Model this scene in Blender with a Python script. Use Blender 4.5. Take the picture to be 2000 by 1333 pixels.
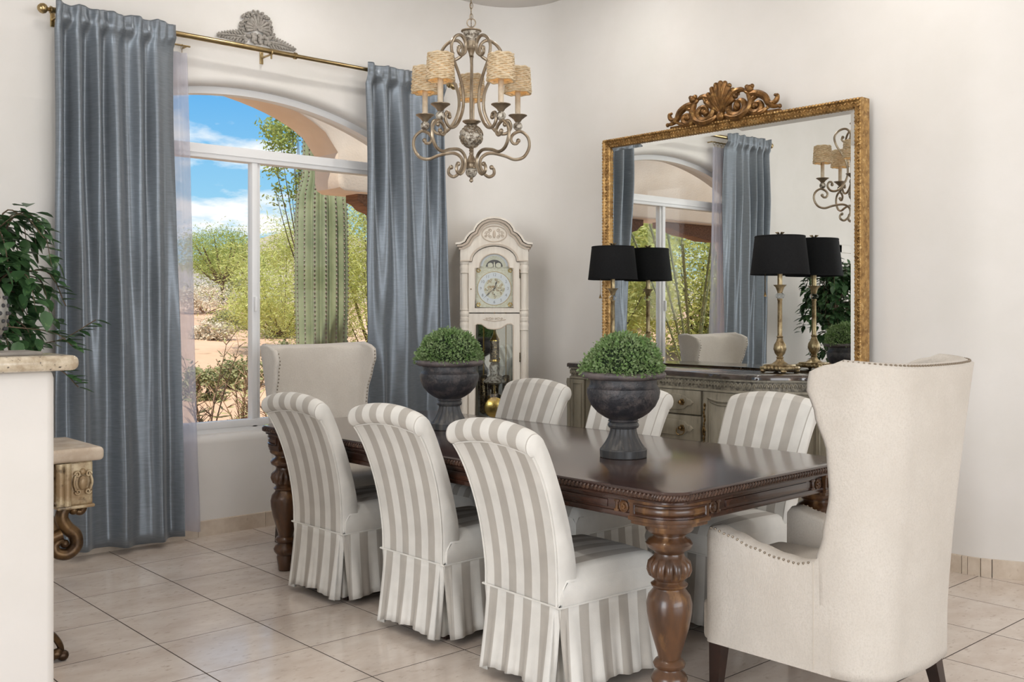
import bpy, bmesh, math, random
from math import sin, cos, pi, radians, sqrt, atan2
from mathutils import Vector, Matrix
random.seed(7)
for o in list(bpy.data.objects): bpy.data.objects.remove(o, do_unlink=True)
SC = bpy.context.scene
COL = SC.collection

# ------------------------------------------------------------------ camera
cam_d = bpy.data.cameras.new('camera'); cam = bpy.data.objects.new('camera', cam_d); COL.objects.link(cam)
cam.location = (0, 0, 1.43)
cam.rotation_euler = (radians(90), 0, radians(48.03 - 90))
cam_d.sensor_width = 36; cam_d.lens = 36 * 1978.9 / 2000
cam_d.shift_y = -60.5 / 2000
cam_d.clip_start = 0.05; cam_d.clip_end = 900
SC.camera = cam
SC.view_settings.view_transform = 'Standard'; SC.view_settings.look = 'None'
SC.view_settings.gamma = 1; SC.view_settings.use_curve_mapping = False
SC.view_settings.exposure = 0.12

def lin(c):
    r = []
    for x in c[:3]:
        x = x / 255
        r.append(x / 12.92 if x <= .04045 else ((x + .055) / 1.055) ** 2.4)
    return (r[0], r[1], r[2], 1)

# ------------------------------------------------------------------ sky
w = bpy.data.worlds.new('sky'); SC.world = w; w.use_nodes = True
nt = w.node_tree; nt.nodes.clear()
def N(t, ty, **kw):
    n = t.nodes.new(ty)
    for k, v in kw.items():
        if k == 'inp':
            for a, b in v.items(): n.inputs[a].default_value = b
        else: setattr(n, k, v)
    return n
L = nt.links.new
tc = N(nt, 'ShaderNodeTexCoord'); sep = N(nt, 'ShaderNodeSeparateXYZ'); L(tc.outputs['Generated'], sep.inputs[0])
ramp = N(nt, 'ShaderNodeValToRGB'); L(sep.outputs['Z'], ramp.inputs[0])
e = ramp.color_ramp.elements; e[0].position = 0.0; e[0].color = lin((196, 226, 240)); e[1].position = .5; e[1].color = lin((62, 138, 214))
x = e.new(.10); x.color = lin((150, 206, 238)); x = e.new(.22); x.color = lin((92, 172, 234))
mz = N(nt, 'ShaderNodeMath', operation='ADD', inp={1: .22}); L(sep.outputs['Z'], mz.inputs[0])
dx = N(nt, 'ShaderNodeMath', operation='DIVIDE'); L(sep.outputs['X'], dx.inputs[0]); L(mz.outputs[0], dx.inputs[1])
dy = N(nt, 'ShaderNodeMath', operation='DIVIDE'); L(sep.outputs['Y'], dy.inputs[0]); L(mz.outputs[0], dy.inputs[1])
cmb = N(nt, 'ShaderNodeCombineXYZ'); L(dx.outputs[0], cmb.inputs[0]); L(dy.outputs[0], cmb.inputs[1])
noi = N(nt, 'ShaderNodeTexNoise', inp={'Scale': 2.6, 'Detail': 9.0, 'Roughness': .55}); L(cmb.outputs[0], noi.inputs['Vector'])
cr_ = N(nt, 'ShaderNodeValToRGB'); L(noi.outputs[0], cr_.inputs[0])
cr_.color_ramp.elements[0].position = .485; cr_.color_ramp.elements[1].position = .60
mx = N(nt, 'ShaderNodeMix', data_type='RGBA'); L(cr_.outputs[0], mx.inputs[0]); L(ramp.outputs[0], mx.inputs[6]); mx.inputs[7].default_value = (1.0, 1.0, 1.0, 1)
bg = N(nt, 'ShaderNodeBackground', inp={'Strength': 1.0}); L(mx.outputs[2], bg.inputs[0])
wo = N(nt, 'ShaderNodeOutputWorld'); L(bg.outputs[0], wo.inputs[0])

# ------------------------------------------------------------------ sun and the daylight of the windows behind the camera
sd = bpy.data.lights.new('sun', 'SUN'); sd.energy = 5.2; sd.angle = radians(1.0); sd.color = (1, .95, .86)
so = bpy.data.objects.new('sun', sd); COL.objects.link(so)
so.rotation_euler = Vector((0.30, 0.34, -0.92)).to_track_quat('-Z', 'Y').to_euler()
def area(name, loc, d, sx, sy, e, col=(1, 1, 1)):
    a = bpy.data.lights.new(name, 'AREA'); a.shape = 'RECTANGLE'; a.size = sx; a.size_y = sy; a.energy = e; a.color = col
    o = bpy.data.objects.new(name, a); COL.objects.link(o); o.location = loc
    o.rotation_euler = Vector(d).to_track_quat('-Z', 'Z').to_euler()
    return o
area('daylight_rear_window', (2.0, -5.9, 2.0), (0, 1, 0), 7.0, 3.0, 270, (.985, .99, 1))
area('daylight_side_window', (-4.9, 0.6, 2.0), (1, 0, 0), 7.0, 3.0, 450, (.985, .99, 1))

# ------------------------------------------------------------------ material helpers
MATS = {}
def mat(name, c, rough=.5, metal=0.0, c2=None, scale=8, detail=5, lo=.35, hi=.65, stretch=(1, 1, 1), bump=0, bscale=60, bstretch=None,
        sheen=0, coat=0, spec=.5, c3=None, scale3=30, lo3=.55, hi3=.7, uvw='Object', rnd=False, rough2=None):
    if name in MATS: return MATS[name]
    m = bpy.data.materials.new(name); m.use_nodes = True; t = m.node_tree; b = t.nodes['Principled BSDF']; l = t.links.new
    b.inputs['Base Color'].default_value = lin(c); b.inputs['Roughness'].default_value = rough; b.inputs['Metallic'].default_value = metal
    b.inputs['Specular IOR Level'].default_value = spec
    if sheen: b.inputs['Sheen Weight'].default_value = sheen
    if coat: b.inputs['Coat Weight'].default_value = coat; b.inputs['Coat Roughness'].default_value = .12
    co = N(t, 'ShaderNodeTexCoord'); vec = co.outputs[uvw]
    if rnd:
        oi = N(t, 'ShaderNodeObjectInfo'); mu = N(t, 'ShaderNodeMath', operation='MULTIPLY', inp={1: 37.0}); l(oi.outputs['Random'], mu.inputs[0])
        va = N(t, 'ShaderNodeVectorMath', operation='ADD'); l(vec, va.inputs[0]); l(mu.outputs[0], va.inputs[1]); vec = va.outputs[0]
    def noise(sc, st, det):
        mp = N(t, 'ShaderNodeMapping'); mp.inputs['Scale'].default_value = st; l(vec, mp.inputs[0])
        n = N(t, 'ShaderNodeTexNoise', inp={'Scale': sc, 'Detail': det, 'Roughness': .6}); l(mp.outputs[0], n.inputs['Vector']); return n
    last = None
    if c2 is not None:
        n = noise(scale, stretch, detail); r = N(t, 'ShaderNodeMapRange', inp={1: lo, 2: hi}); l(n.outputs[0], r.inputs[0])
        mxx = N(t, 'ShaderNodeMix', data_type='RGBA'); mxx.inputs[6].default_value = lin(c); mxx.inputs[7].default_value = lin(c2)
        l(r.outputs[0], mxx.inputs[0]); last = mxx.outputs[2]
        if rough2 is not None:
            rr = N(t, 'ShaderNodeMapRange', inp={1: 0, 2: 1, 3: rough, 4: rough2}); l(r.outputs[0], rr.inputs[0]); l(rr.outputs[0], b.inputs['Roughness'])
    if c3 is not None:
        n = noise(scale3, stretch, 4); r = N(t, 'ShaderNodeMapRange', inp={1: lo3, 2: hi3}); l(n.outputs[0], r.inputs[0])
        mxx = N(t, 'ShaderNodeMix', data_type='RGBA'); mxx.inputs[7].default_value = lin(c3)
        if last: l(last, mxx.inputs[6])
        else: mxx.inputs[6].default_value = lin(c)
        l(r.outputs[0], mxx.inputs[0]); last = mxx.outputs[2]
    if last: l(last, b.inputs['Base Color'])
    if bump:
        n = noise(bscale, bstretch or stretch, 3); bp = N(t, 'ShaderNodeBump', inp={'Strength': bump, 'Distance': .01}); l(n.outputs[0], bp.inputs['Height']); l(bp.outputs[0], b.inputs['Normal'])
    MATS[name] = m; return m

def stripe_mat():
    m = bpy.data.materials.new('striped_fabric'); m.use_nodes = True; t = m.node_tree; b = t.nodes['Principled BSDF']; l = t.links.new
    co = N(t, 'ShaderNodeTexCoord'); s = N(t, 'ShaderNodeSeparateXYZ'); l(co.outputs['UV'], s.inputs[0])
    a = N(t, 'ShaderNodeMath', operation='MULTIPLY', inp={1: 1 / .102}); l(s.outputs[0], a.inputs[0])
    f = N(t, 'ShaderNodeMath', operation='FRACT'); l(a.outputs[0], f.inputs[0])
    r = N(t, 'ShaderNodeValToRGB'); l(f.outputs[0], r.inputs[0]); r.color_ramp.interpolation = 'LINEAR'
    cream, taupe = lin((221, 218, 211)), lin((182, 176, 167)); e = r.color_ramp.elements
    e[0].position = 0; e[0].color = cream; e[1].position = .49; e[1].color = cream
    for p, c in ((.51, taupe), (.98, taupe), (1.0, cream)): x = e.new(p); x.color = c
    n = N(t, 'ShaderNodeTexNoise', inp={'Scale': 9, 'Detail': 3}); l(co.outputs['Object'], n.inputs['Vector'])
    mr = N(t, 'ShaderNodeMapRange', inp={1: .3, 2: .7, 3: .9, 4: 1.04}); l(n.outputs[0], mr.inputs[0])
    v = N(t, 'ShaderNodeMix', data_type='RGBA', blend_type='MULTIPLY', inp={0: 1.0}); l(r.outputs[0], v.inputs[6]); l(mr.outputs[0], v.inputs[7])
    l(v.outputs[2], b.inputs['Base Color']); b.inputs['Roughness'].default_value = .85; b.inputs['Sheen Weight'].default_value = .15; b.inputs['Specular IOR Level'].default_value = .2
    n2 = N(t, 'ShaderNodeTexNoise', inp={'Scale': 420, 'Detail': 1}); l(co.outputs['Object'], n2.inputs['Vector'])
    bp = N(t, 'ShaderNodeBump', inp={'Strength': .18, 'Distance': .004}); l(n2.outputs[0], bp.inputs['Height']); l(bp.outputs[0], b.inputs['Normal'])
    return m

def glass_mat(name, tint=(1, 1, 1, 1), refl=.06):
    m = bpy.data.materials.new(name); m.use_nodes = True; t = m.node_tree; t.nodes.clear(); l = t.links.new
    tr = N(t, 'ShaderNodeBsdfTransparent'); tr.inputs[0].default_value = tint
    gl = N(t, 'ShaderNodeBsdfGlossy', inp={'Roughness': 0.0}); lw = N(t, 'ShaderNodeLayerWeight', inp={'Blend': .10})
    mm = N(t, 'ShaderNodeMapRange', inp={1: 0, 2: 1, 3: refl * .5, 4: .6}); l(lw.outputs['Fresnel'], mm.inputs[0])
    mi = N(t, 'ShaderNodeMixShader'); l(mm.outputs[0], mi.inputs[0]); l(tr.outputs[0], mi.inputs[1]); l(gl.outputs[0], mi.inputs[2])
    o = N(t, 'ShaderNodeOutputMaterial'); l(mi.outputs[0], o.inputs[0]); return m

def sheer_mat():
    m = bpy.data.materials.new('sheer_fabric'); m.use_nodes = True; t = m.node_tree; t.nodes.clear(); l = t.links.new
    tr = N(t, 'ShaderNodeBsdfTransparent'); tr.inputs[0].default_value = (.97, .97, 1, 1)
    df = N(t, 'ShaderNodeBsdfDiffuse'); df.inputs[0].default_value = lin((205, 205, 216)); tl = N(t, 'ShaderNodeBsdfTranslucent'); tl.inputs[0].default_value = lin((215, 215, 228))
    a = N(t, 'ShaderNodeMixShader', inp={0: .5}); l(df.outputs[0], a.inputs[1]); l(tl.outputs[0], a.inputs[2])
    b = N(t, 'ShaderNodeMixShader', inp={0: .62}); l(tr.outputs[0], b.inputs[1]); l(a.outputs[0], b.inputs[2])
    o = N(t, 'ShaderNodeOutputMaterial'); l(b.outputs[0], o.inputs[0]); return m

def emit_mat(name, c, s):
    m = bpy.data.materials.new(name); m.use_nodes = True; b = m.node_tree.nodes['Principled BSDF']
    b.inputs['Base Color'].default_value = lin(c); b.inputs['Emission Color'].default_value = lin(c); b.inputs['Emission Strength'].default_value = s; return m

def leaf_mat(name, c, c2, c3=None, rough=.55, trans=.25, scale=3):
    m = mat(name, c, rough, c2=c2, scale=scale, lo=.3, hi=.7, c3=c3, scale3=scale * 6)
    t = m.node_tree; l = t.links.new; b = t.nodes['Principled BSDF']; o = [n for n in t.nodes if n.type == 'OUTPUT_MATERIAL'][0]
    tl = N(t, 'ShaderNodeBsdfTranslucent'); src = b.inputs['Base Color'].links[0].from_socket; l(src, tl.inputs[0])
    mi = N(t, 'ShaderNodeMixShader', inp={0: trans}); l(b.outputs[0], mi.inputs[1]); l(tl.outputs[0], mi.inputs[2]); l(mi.outputs[0], o.inputs[0]); return m

M = {}
M['wall'] = mat('wall_paint', (226, 222, 217), .75, c2=(222, 218, 212), scale=2.5, bump=.03, bscale=90, spec=.2)
M['ceiling'] = mat('ceiling_paint', (216, 211, 206), .85, c2=(210, 205, 200), scale=2, spec=.2)
M['trim'] = mat('white_vinyl', (232, 232, 232), .4)
M['grout'] = mat('grout', (74, 64, 57), .9, c2=(76, 66, 58), scale=30)
M['tile'] = mat('travertine_tile', (222, 211, 200), .13, c2=(206, 191, 178), scale=5.0, detail=9, lo=.34, hi=.66, stretch=(1.0, 1.7, 1), c3=(184, 166, 151), scale3=24, lo3=.58, hi3=.78, rnd=True, rough2=.22)
M['base'] = mat('travertine_base', (214, 200, 183), .4, c2=(196, 179, 160), scale=9, c3=(178, 158, 138), scale3=30, lo3=.62, hi3=.8, rnd=True)
M['stripe'] = stripe_mat()
M['linen'] = mat('natural_linen', (214, 207, 197), .9, c2=(203, 195, 184), scale=5, lo=.3, hi=.75, bump=.3, bscale=240, bstretch=(1, 1, .35), sheen=.15, spec=.15, c3=(200, 192, 181), scale3=160, lo3=.45, hi3=.75)
M['linenseam'] = mat('linen_seam', (200, 191, 178), .9)
M['nail'] = mat('nail_bronze', (150, 138, 122), .35, 1.0)
M['curtain'] = mat('blue_grey_silk', (112, 119, 126), .39, .5, c2=(124, 131, 138), scale=60, detail=2, stretch=(.25, .25, 3), bump=.06, bscale=150, bstretch=(.2, .2, 3), sheen=.2)
M['sheer'] = sheer_mat()
M['brass'] = mat('antique_brass_rod', (176, 156, 116), .28, 1.0, c2=(150, 128, 90), scale=10)
M['wood'] = mat('carved_walnut', (94, 62, 37), .3, c2=(50, 32, 21), scale=7, detail=6, lo=.35, hi=.72, stretch=(2, 2, .5), c3=(140, 102, 60), scale3=9, lo3=.55, hi3=.78, coat=.35)
M['wooddark'] = mat('dark_walnut', (70, 42, 30), .25, c2=(44, 27, 21), scale=6, stretch=(6, .6, 6), coat=.4)
M['woodtop'] = mat('table_top_veneer', (76, 54, 47), .17, c2=(48, 34, 31), scale=3.2, detail=9, lo=.3, hi=.7, stretch=(5, 1, 1), coat=.55)
M['carve'] = mat('carved_edge_wood', (92, 66, 50), .32, c2=(50, 34, 27), scale=40)
M['legdark'] = mat('mahogany_leg', (52, 28, 20), .3, c2=(36, 20, 15), scale=10, coat=.2)
M['urn'] = mat('charcoal_urn', (50, 50, 54), .42, c2=(84, 78, 77), scale=22, detail=8, lo=.45, hi=.62, c3=(40, 39, 42), scale3=60, bump=.35, bscale=90)
M['urnrim'] = mat('urn_rim', (108, 98, 96), .5, c2=(74, 69, 70), scale=18, bump=.2, bscale=60)
M['urnfoot'] = mat('urn_foot', (66, 67, 69), .38, c2=(104, 101, 96), scale=9, lo=.5, hi=.7, stretch=(3, 3, .4))
M['box'] = leaf_mat('boxwood_leaves', (96, 134, 66), (150, 166, 124), (128, 156, 76), .6, .2, 26)
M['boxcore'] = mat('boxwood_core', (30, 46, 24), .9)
M['ficus'] = leaf_mat('ficus_leaves', (72, 106, 64), (50, 80, 52), (116, 150, 88), .35, .15, 6)
M['bark'] = mat('bark', (112, 96, 76), .9, c2=(84, 68, 54), scale=20, bump=.4, bscale=30)
M['gold'] = mat('antique_gold', (186, 148, 92), .38, .7, c2=(134, 100, 58), scale=24, lo=.4, hi=.65, c3=(212, 180, 126), scale3=40, lo3=.55, hi3=.7, bump=.3, bscale=110)
M['crown'] = mat('carved_crown_gold', (140, 100, 54), .38, .6, c2=(84, 58, 30), scale=22, c3=(178, 140, 84), scale3=34, lo3=.55, hi3=.7)
M['mirror'] = mat('mirror_glass', (236, 238, 236), .0, 1.0)
M['buffet'] = mat('grey_painted_wood', (150, 143, 126), .45, c2=(122, 115, 100), scale=5, detail=6, stretch=(3, 3, .6), c3=(98, 92, 80), scale3=20, lo3=.6, hi3=.8)
M['buffetdark'] = mat('grey_wood_carving', (136, 129, 113), .5, c2=(66, 60, 50), scale=50)
M['marble'] = mat('dark_marble', (74, 62, 54), .08, c2=(42, 36, 33), scale=9, detail=8, c3=(150, 130, 112), scale3=14, lo3=.66, hi3=.74, coat=.5)
M['pull'] = mat('aged_brass_pull', (150, 124, 84), .35, 1.0, c2=(98, 80, 54), scale=40)
M['black'] = mat('black_shade_fabric', (19, 19, 20), .85, c2=(25, 25, 26), scale=90, spec=.2)
M['silver'] = mat('silver_gilt', (178, 160, 124), .36, .8, c2=(118, 98, 68), scale=26, lo=.4, hi=.62)
M['crystal'] = glass_mat('crystal', (.93, .95, .96, 1), .3)
M['champ'] = mat('champagne_iron', (168, 154, 134), .36, .75, c2=(120, 104, 84), scale=12, lo=.4, hi=.7)
M['filigree'] = mat('silver_filigree', (196, 190, 178), .45, .55, c2=(112, 102, 90), scale=60, lo=.46, hi=.58, bump=.8, bscale=60)
M['candle'] = mat('candle_sleeve', (206, 192, 170), .55, .1, c2=(176, 158, 134), scale=16)
M['wicker'] = leaf_mat('woven_seagrass', (244, 230, 202), (208, 184, 144), None, .75, .3, 40)
M['liner'] = leaf_mat('shade_liner', (240, 222, 190), (232, 212, 178), None, .8, .6, 10)
M['bulb'] = emit_mat('warm_bulb', (255, 214, 150), 9)
M['clock'] = mat('whitewashed_oak', (228, 220, 207), .5, c2=(214, 204, 190), scale=7, stretch=(4, 4, .5), detail=6, c3=(202, 187, 170), scale3=26, lo3=.62, hi3=.8)
M['clockline'] = mat('oak_glaze', (196, 181, 164), .55)
M['numeral'] = mat('faded_numeral', (138, 138, 142), .5)
M['dial'] = mat('pale_dial', (234, 229, 212), .4, .1, c2=(212, 204, 178), scale=80)
M['dialring'] = mat('silver_chapter_ring', (228, 228, 232), .3, .4)
M['ink'] = mat('dark_ink', (40, 40, 46), .5)
M['polbrass'] = mat('polished_brass', (214, 180, 104), .2, 1.0)
M['bronze'] = mat('dark_bronze_mesh', (70, 60, 48), .35, .9, c2=(150, 130, 96), scale=90, lo=.5, hi=.56)
M['cglass'] = glass_mat('clock_glass', (.96, .98, .98, 1), .16)
M['glass'] = glass_mat('window_glass', (.985, .995, .99, 1), .004)
M['appl'] = mat('grey_plaster_carving', (164, 158, 150), .7, c2=(126, 120, 112), scale=50)
M['granite'] = mat('speckled_granite', (214, 202, 180), .18, c2=(168, 152, 128), scale=26, detail=8, c3=(58, 50, 46), scale3=60, lo3=.60, hi3=.68, coat=.3)
M['consolem'] = mat('console_marble', (206, 192, 174), .25, c2=(176, 158, 138), scale=8)
M['antgold'] = mat('distressed_gold', (146, 122, 90), .42, .25, c2=(196, 180, 148), scale=10, lo=.45, hi=.65, c3=(64, 46, 28), scale3=22, lo3=.55, hi3=.72)
M['bronzefoot'] = mat('bronze_scroll', (112, 86, 54), .35, .6, c2=(60, 42, 26), scale=16)
M['stucco'] = mat('peach_stucco', (240, 222, 202), .9, c2=(232, 212, 190), scale=3, bump=.2, bscale=50)
M['corbel'] = mat('weathered_beam', (150, 110, 84), .8, c2=(110, 78, 58), scale=8, stretch=(6, .6, 6))
M['sand'] = mat('desert_soil', (214, 178, 148), .95, c2=(186, 148, 118), scale=.35, detail=9, c3=(150, 122, 92), scale3=3, lo3=.58, hi3=.72, bump=.5, bscale=6)
M['cactus'] = mat('saguaro_skin', (150, 157, 124), .6, c2=(122, 132, 100), scale=3)
M['spine'] = mat('saguaro_spines', (128, 116, 104), .8)
M['scar'] = mat('saguaro_scar', (86, 70, 62), .9, c2=(60, 48, 44), scale=20)
M['palo'] = leaf_mat('palo_verde_foliage', (206, 206, 128), (182, 188, 104), (222, 220, 156), .7, .35, 1.5)
M['mesq'] = leaf_mat('mesquite_foliage', (170, 180, 98), (142, 156, 78), (200, 202, 130), .7, .35, 1.5)
M['sage'] = leaf_mat('creosote_foliage', (156, 156, 110), (124, 128, 84), (182, 176, 132), .8, .2, 2)
M['pale'] = leaf_mat('brittlebush_foliage', (226, 214, 192), (204, 190, 164), None, .8, .2, 2)
M['oliveleaf'] = leaf_mat('oleander_foliage', (158, 166, 112), (190, 178, 124), (120, 132, 86), .6, .25, 5)
M['twig'] = mat('dry_twig', (168, 136, 108), .9, c2=(136, 108, 84), scale=9)
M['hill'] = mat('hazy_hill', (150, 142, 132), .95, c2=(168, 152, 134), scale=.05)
M['pewter'] = mat('hammered_pewter', (170, 168, 164), .3, .8)
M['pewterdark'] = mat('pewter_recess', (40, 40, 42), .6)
M['plate'] = mat('slate_plate', (142, 136, 128), .6, c2=(120, 114, 106), scale=12)
M['terra'] = mat('woven_planter', (120, 92, 64), .8, c2=(90, 66, 44), scale=30)
M['soil'] = mat('moss', (70, 64, 44), .95)
M['door'] = mat('painted_door', (222, 217, 210), .5)

# ------------------------------------------------------------------ mesh builder
def V3(*a): return Vector(a)
class MB:
    def __init__(s): s.v = []; s.f = []; s.uv = {}
    def vert(s, p, uv=None):
        s.v.append(tuple(p))
        if uv is not None: s.uv[len(s.v) - 1] = uv
        return len(s.v) - 1
    def add(s, vs, fs, uv=None):
        o = len(s.v)
        for i, p in enumerate(vs): s.vert(p, uv[i] if uv else None)
        s.f += [tuple(o + i for i in q) for q in fs]; return o
    def bm(s, b, mtx=None):
        b.verts.index_update(); s.add([(mtx @ v.co if mtx else v.co) for v in b.verts], [[v.index for v in q.verts] for q in b.faces]); b.free()
    def box(s, x0, x1, y0, y1, z0, z1, r=0, seg=2, mtx=None):
        b = bmesh.new(); bmesh.ops.create_cube(b, size=1)
        for v in b.verts: v.co = Vector(((x0 + x1) / 2 + v.co.x * (x1 - x0), (y0 + y1) / 2 + v.co.y * (y1 - y0), (z0 + z1) / 2 + v.co.z * (z1 - z0)))
        if r: bmesh.ops.bevel(b, geom=b.edges[:], offset=r, segments=seg, affect='EDGES', profile=.5)
        s.bm(b, mtx); return s
    def lathe(s, prof, n=32, fn=None, c=(0, 0, 0), cap=True, mtx=None):
        o = len(s.v)
        for r, z in prof:
            for i in range(n):
                a = 2 * pi * i / n; rr = fn(a, r, z) if fn else r
                p = Vector((c[0] + rr * cos(a), c[1] + rr * sin(a), c[2] + z)); s.vert(mtx @ p if mtx else p)
        for j in range(len(prof) - 1):
            for i in range(n):
                k = (i + 1) % n; s.f.append((o + j * n + i, o + j * n + k, o + (j + 1) * n + k, o + (j + 1) * n + i))
        if cap:
            s.f.append(tuple(o + i for i in reversed(range(n)))); q = o + (len(prof) - 1) * n; s.f.append(tuple(q + i for i in range(n)))
        return s
    def tube(s, pts, rad, n=8, closed=False, cap=True, flat=1.0):
        pts = [Vector(p) for p in pts]; m = len(pts); o = len(s.v)
        R = rad if isinstance(rad, (list, tuple)) else [rad] * m
        T = []
        for i in range(m):
            a = pts[(i - 1) % m] if (closed or i > 0) else pts[0]; b = pts[(i + 1) % m] if (closed or i < m - 1) else pts[-1]
            d = b - a; T.append(d.normalized() if d.length > 1e-9 else Vector((0, 0, 1)))
        up = Vector((0, 0, 1)) if abs(T[0].z) < .9 else Vector((1, 0, 0))
        nrm = (up - T[0] * up.dot(T[0])).normalized()
        for i in range(m):
            if i > 0:
                nrm = nrm - T[i] * nrm.dot(T[i])
                if nrm.length < 1e-6: nrm = T[i].orthogonal()
                nrm.normalize()
            bi = T[i].cross(nrm)
            for k in range(n):
                a = 2 * pi * k / n; s.vert(pts[i] + (nrm * cos(a) + bi * sin(a) * flat) * R[i])
        mm = m if closed else m - 1
        for i in range(mm):
            j = (i + 1) % m
            for k in range(n):
                l = (k + 1) % n; s.f.append((o + i * n + k, o + i * n + l, o + j * n + l, o + j * n + k))
        if cap and not closed:
            s.f.append(tuple(o + k for k in reversed(range(n)))); s.f.append(tuple(o + (m - 1) * n + k for k in range(n)))
        return s
    def ball(s, c, r, n=12, m=8, mtx=None):
        if not isinstance(r, (tuple, list)): r = (r, r, r)
        o = len(s.v); Q = lambda p: (mtx @ Vector(p) if mtx else p)
        s.vert(Q((c[0], c[1], c[2] - r[2])))
        for j in range(1, m):
            t = pi * j / m - pi / 2
            for i in range(n):
                a = 2 * pi * i / n; s.vert(Q((c[0] + r[0] * cos(t) * cos(a), c[1] + r[1] * cos(t) * sin(a), c[2] + r[2] * sin(t))))
        e = s.vert(Q((c[0], c[1], c[2] + r[2])))
        for i in range(n): s.f.append((o, o + 1 + (i + 1) % n, o + 1 + i)); s.f.append((e, e - n + i, e - n + (i + 1) % n))
        for j in range(m - 2):
            for i in range(n):
                a = o + 1 + j * n; s.f.append((a + i, a + (i + 1) % n, a + n + (i + 1) % n, a + n + i))
        return s
    def grid(s, fn, nu, nv, uvf=None):
        o = len(s.v)
        for j in range(nv + 1):
            for i in range(nu + 1):
                s.vert(fn(i / nu, j / nv), uvf(i / nu, j / nv) if uvf else None)
        for j in range(nv):
            for i in range(nu):
                a = o + j * (nu + 1) + i; s.f.append((a, a + 1, a + nu + 2, a + nu + 1))
        return s
    def prism(s, out, d0, d1, fr, bev=0, hole=None):
        """outline [(a,b)] extruded d0..d1, fr(a,b,d)->xyz ; the d0 side is bevelled by bev"""
        n = len(out); area_ = sum(out[i][0] * out[(i + 1) % n][1] - out[(i + 1) % n][0] * out[i][1] for i in range(n))
        sg = 1 if area_ > 0 else -1
        def inset(k):
            r = []
            for i in range(n):
                p, q, t = out[i - 1], out[i], out[(i + 1) % n]
                e1 = Vector((q[0] - p[0], q[1] - p[1])); e2 = Vector((t[0] - q[0], t[1] - q[1]))
                if e1.length < 1e-9 or e2.length < 1e-9: r.append(q); continue
                e1.normalize(); e2.normalize(); n1 = Vector((-e1.y, e1.x)) * sg; n2 = Vector((-e2.y, e2.x)) * sg
                m = (n1 + n2); m = m.normalized() if m.length > 1e-6 else n1; c = max(.5, m.dot(n1)); r.append((q[0] + m.x * k / c, q[1] + m.y * k / c))
            return r
        rings = [(out, d1)]
        sn = 1 if d1 > d0 else -1
        if bev: rings += [(out, d0 + sn * bev), (inset(bev * .3), d0 + sn * bev * .3), (inset(bev), d0)]
        else: rings += [(out, d0)]
        o = len(s.v)
        for r, d in rings:
            for a, b in r: s.vert(fr(a, b, d))
        for j in range(len(rings) - 1):
            for i in range(n):
                k = (i + 1) % n; s.f.append((o + j * n + i, o + j * n + k, o + (j + 1) * n + k, o + (j + 1) * n + i))
        s.f.append(tuple(o + i for i in range(n))); q = o + (len(rings) - 1) * n; s.f.append(tuple(q + i for i in reversed(range(n))))
        return s

def mesh_from(mb, name, smooth=True, ang=40, recalc=True):
    me = bpy.data.meshes.new(name); me.from_pydata(mb.v, [], mb.f)
    if mb.uv:
        uvl = me.uv_layers.new(name='UVMap'); d = [0.0] * (2 * len(me.loops))
        for i, l in enumerate(me.loops):
            q = mb.uv.get(l.vertex_index, (0, 0)); d[2 * i] = q[0]; d[2 * i + 1] = q[1]
        uvl.data.foreach_set('uv', d)
    if recalc and len(mb.f) < 60000:
        b = bmesh.new(); b.from_mesh(me); bmesh.ops.recalc_face_normals(b, faces=b.faces[:]); b.to_mesh(me); b.free()
    if smooth:
        me.shade_smooth()
        if ang < 180: me.set_sharp_from_angle(angle=radians(ang))
    me.update(); return me

def obj(name, mb, m, parent=None, smooth=True, ang=40, label=None, kind=None, recalc=True, solid=0):
    me = mesh_from(mb, name, smooth, ang, recalc) if isinstance(mb, MB) else mb
    if m is not None and not me.materials: me.materials.append(M[m] if isinstance(m, str) else m)
    o = bpy.data.objects.new(name, me); COL.objects.link(o)
    if parent: o.parent = parent
    if label: o['label'] = label
    if kind: o['kind'] = kind
    if solid:
        md = o.modifiers.new('thickness', 'SOLIDIFY'); md.thickness = solid; md.offset = 0
    return o
def tag(o, label, cat, group=None, kind=None):
    o['label'] = label
    if cat: o['category'] = cat
    if group: o['group'] = group
    if kind: o['kind'] = kind
    return o
def thing(name, label, cat, loc=(0, 0, 0), rz=0, group=None):
    o = bpy.data.objects.new(name, None); COL.objects.link(o); o.location = loc; o.rotation_euler = (0, 0, rz); o.empty_display_size = .1
    return tag(o, label, cat, group)
def struct(name, mb, m, label, parent=None, **k):
    o = obj(name, mb, m, parent, **k); o['kind'] = 'structure'; o['label'] = label; return o
def kids(o): return [c for c in bpy.data.objects if c.parent == o]
def dup(o, parent=None):
    c = o.copy(); COL.objects.link(c); c.parent = parent
    for k in kids(o): dup(k, c)
    return c
def spline(P, n=8, closed=False):
    P = [Vector(p) for p in P]; m = len(P); out = []
    for i in range(m if closed else m - 1):
        p0 = P[(i - 1) % m] if (closed or i > 0) else P[0] * 2 - P[1]; p1 = P[i]; p2 = P[(i + 1) % m]; p3 = P[(i + 2) % m] if (closed or i < m - 2) else P[-1] * 2 - P[-2]
        for k in range(n):
            t = k / n; out.append(.5 * ((2 * p1) + (p2 - p0) * t + (2 * p0 - 5 * p1 + 4 * p2 - p3) * t * t + (3 * p1 - p0 - 3 * p2 + p3) * t ** 3))
    if not closed: out.append(P[-1])
    return out
def lerp_tab(tab, x):
    if x <= tab[0][0]: return tab[0][1]
    for (a, b), (c, d) in zip(tab, tab[1:]):
        if x <= c:
            t = (x - a) / (c - a); t = t * t * (3 - 2 * t); return b + (d - b) * t
    return tab[-1][1]

# ================================================================== THE ROOM
WV, WU, CZ = 6.068, 5.50, 3.82          # window wall, mirror wall, ceiling
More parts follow.
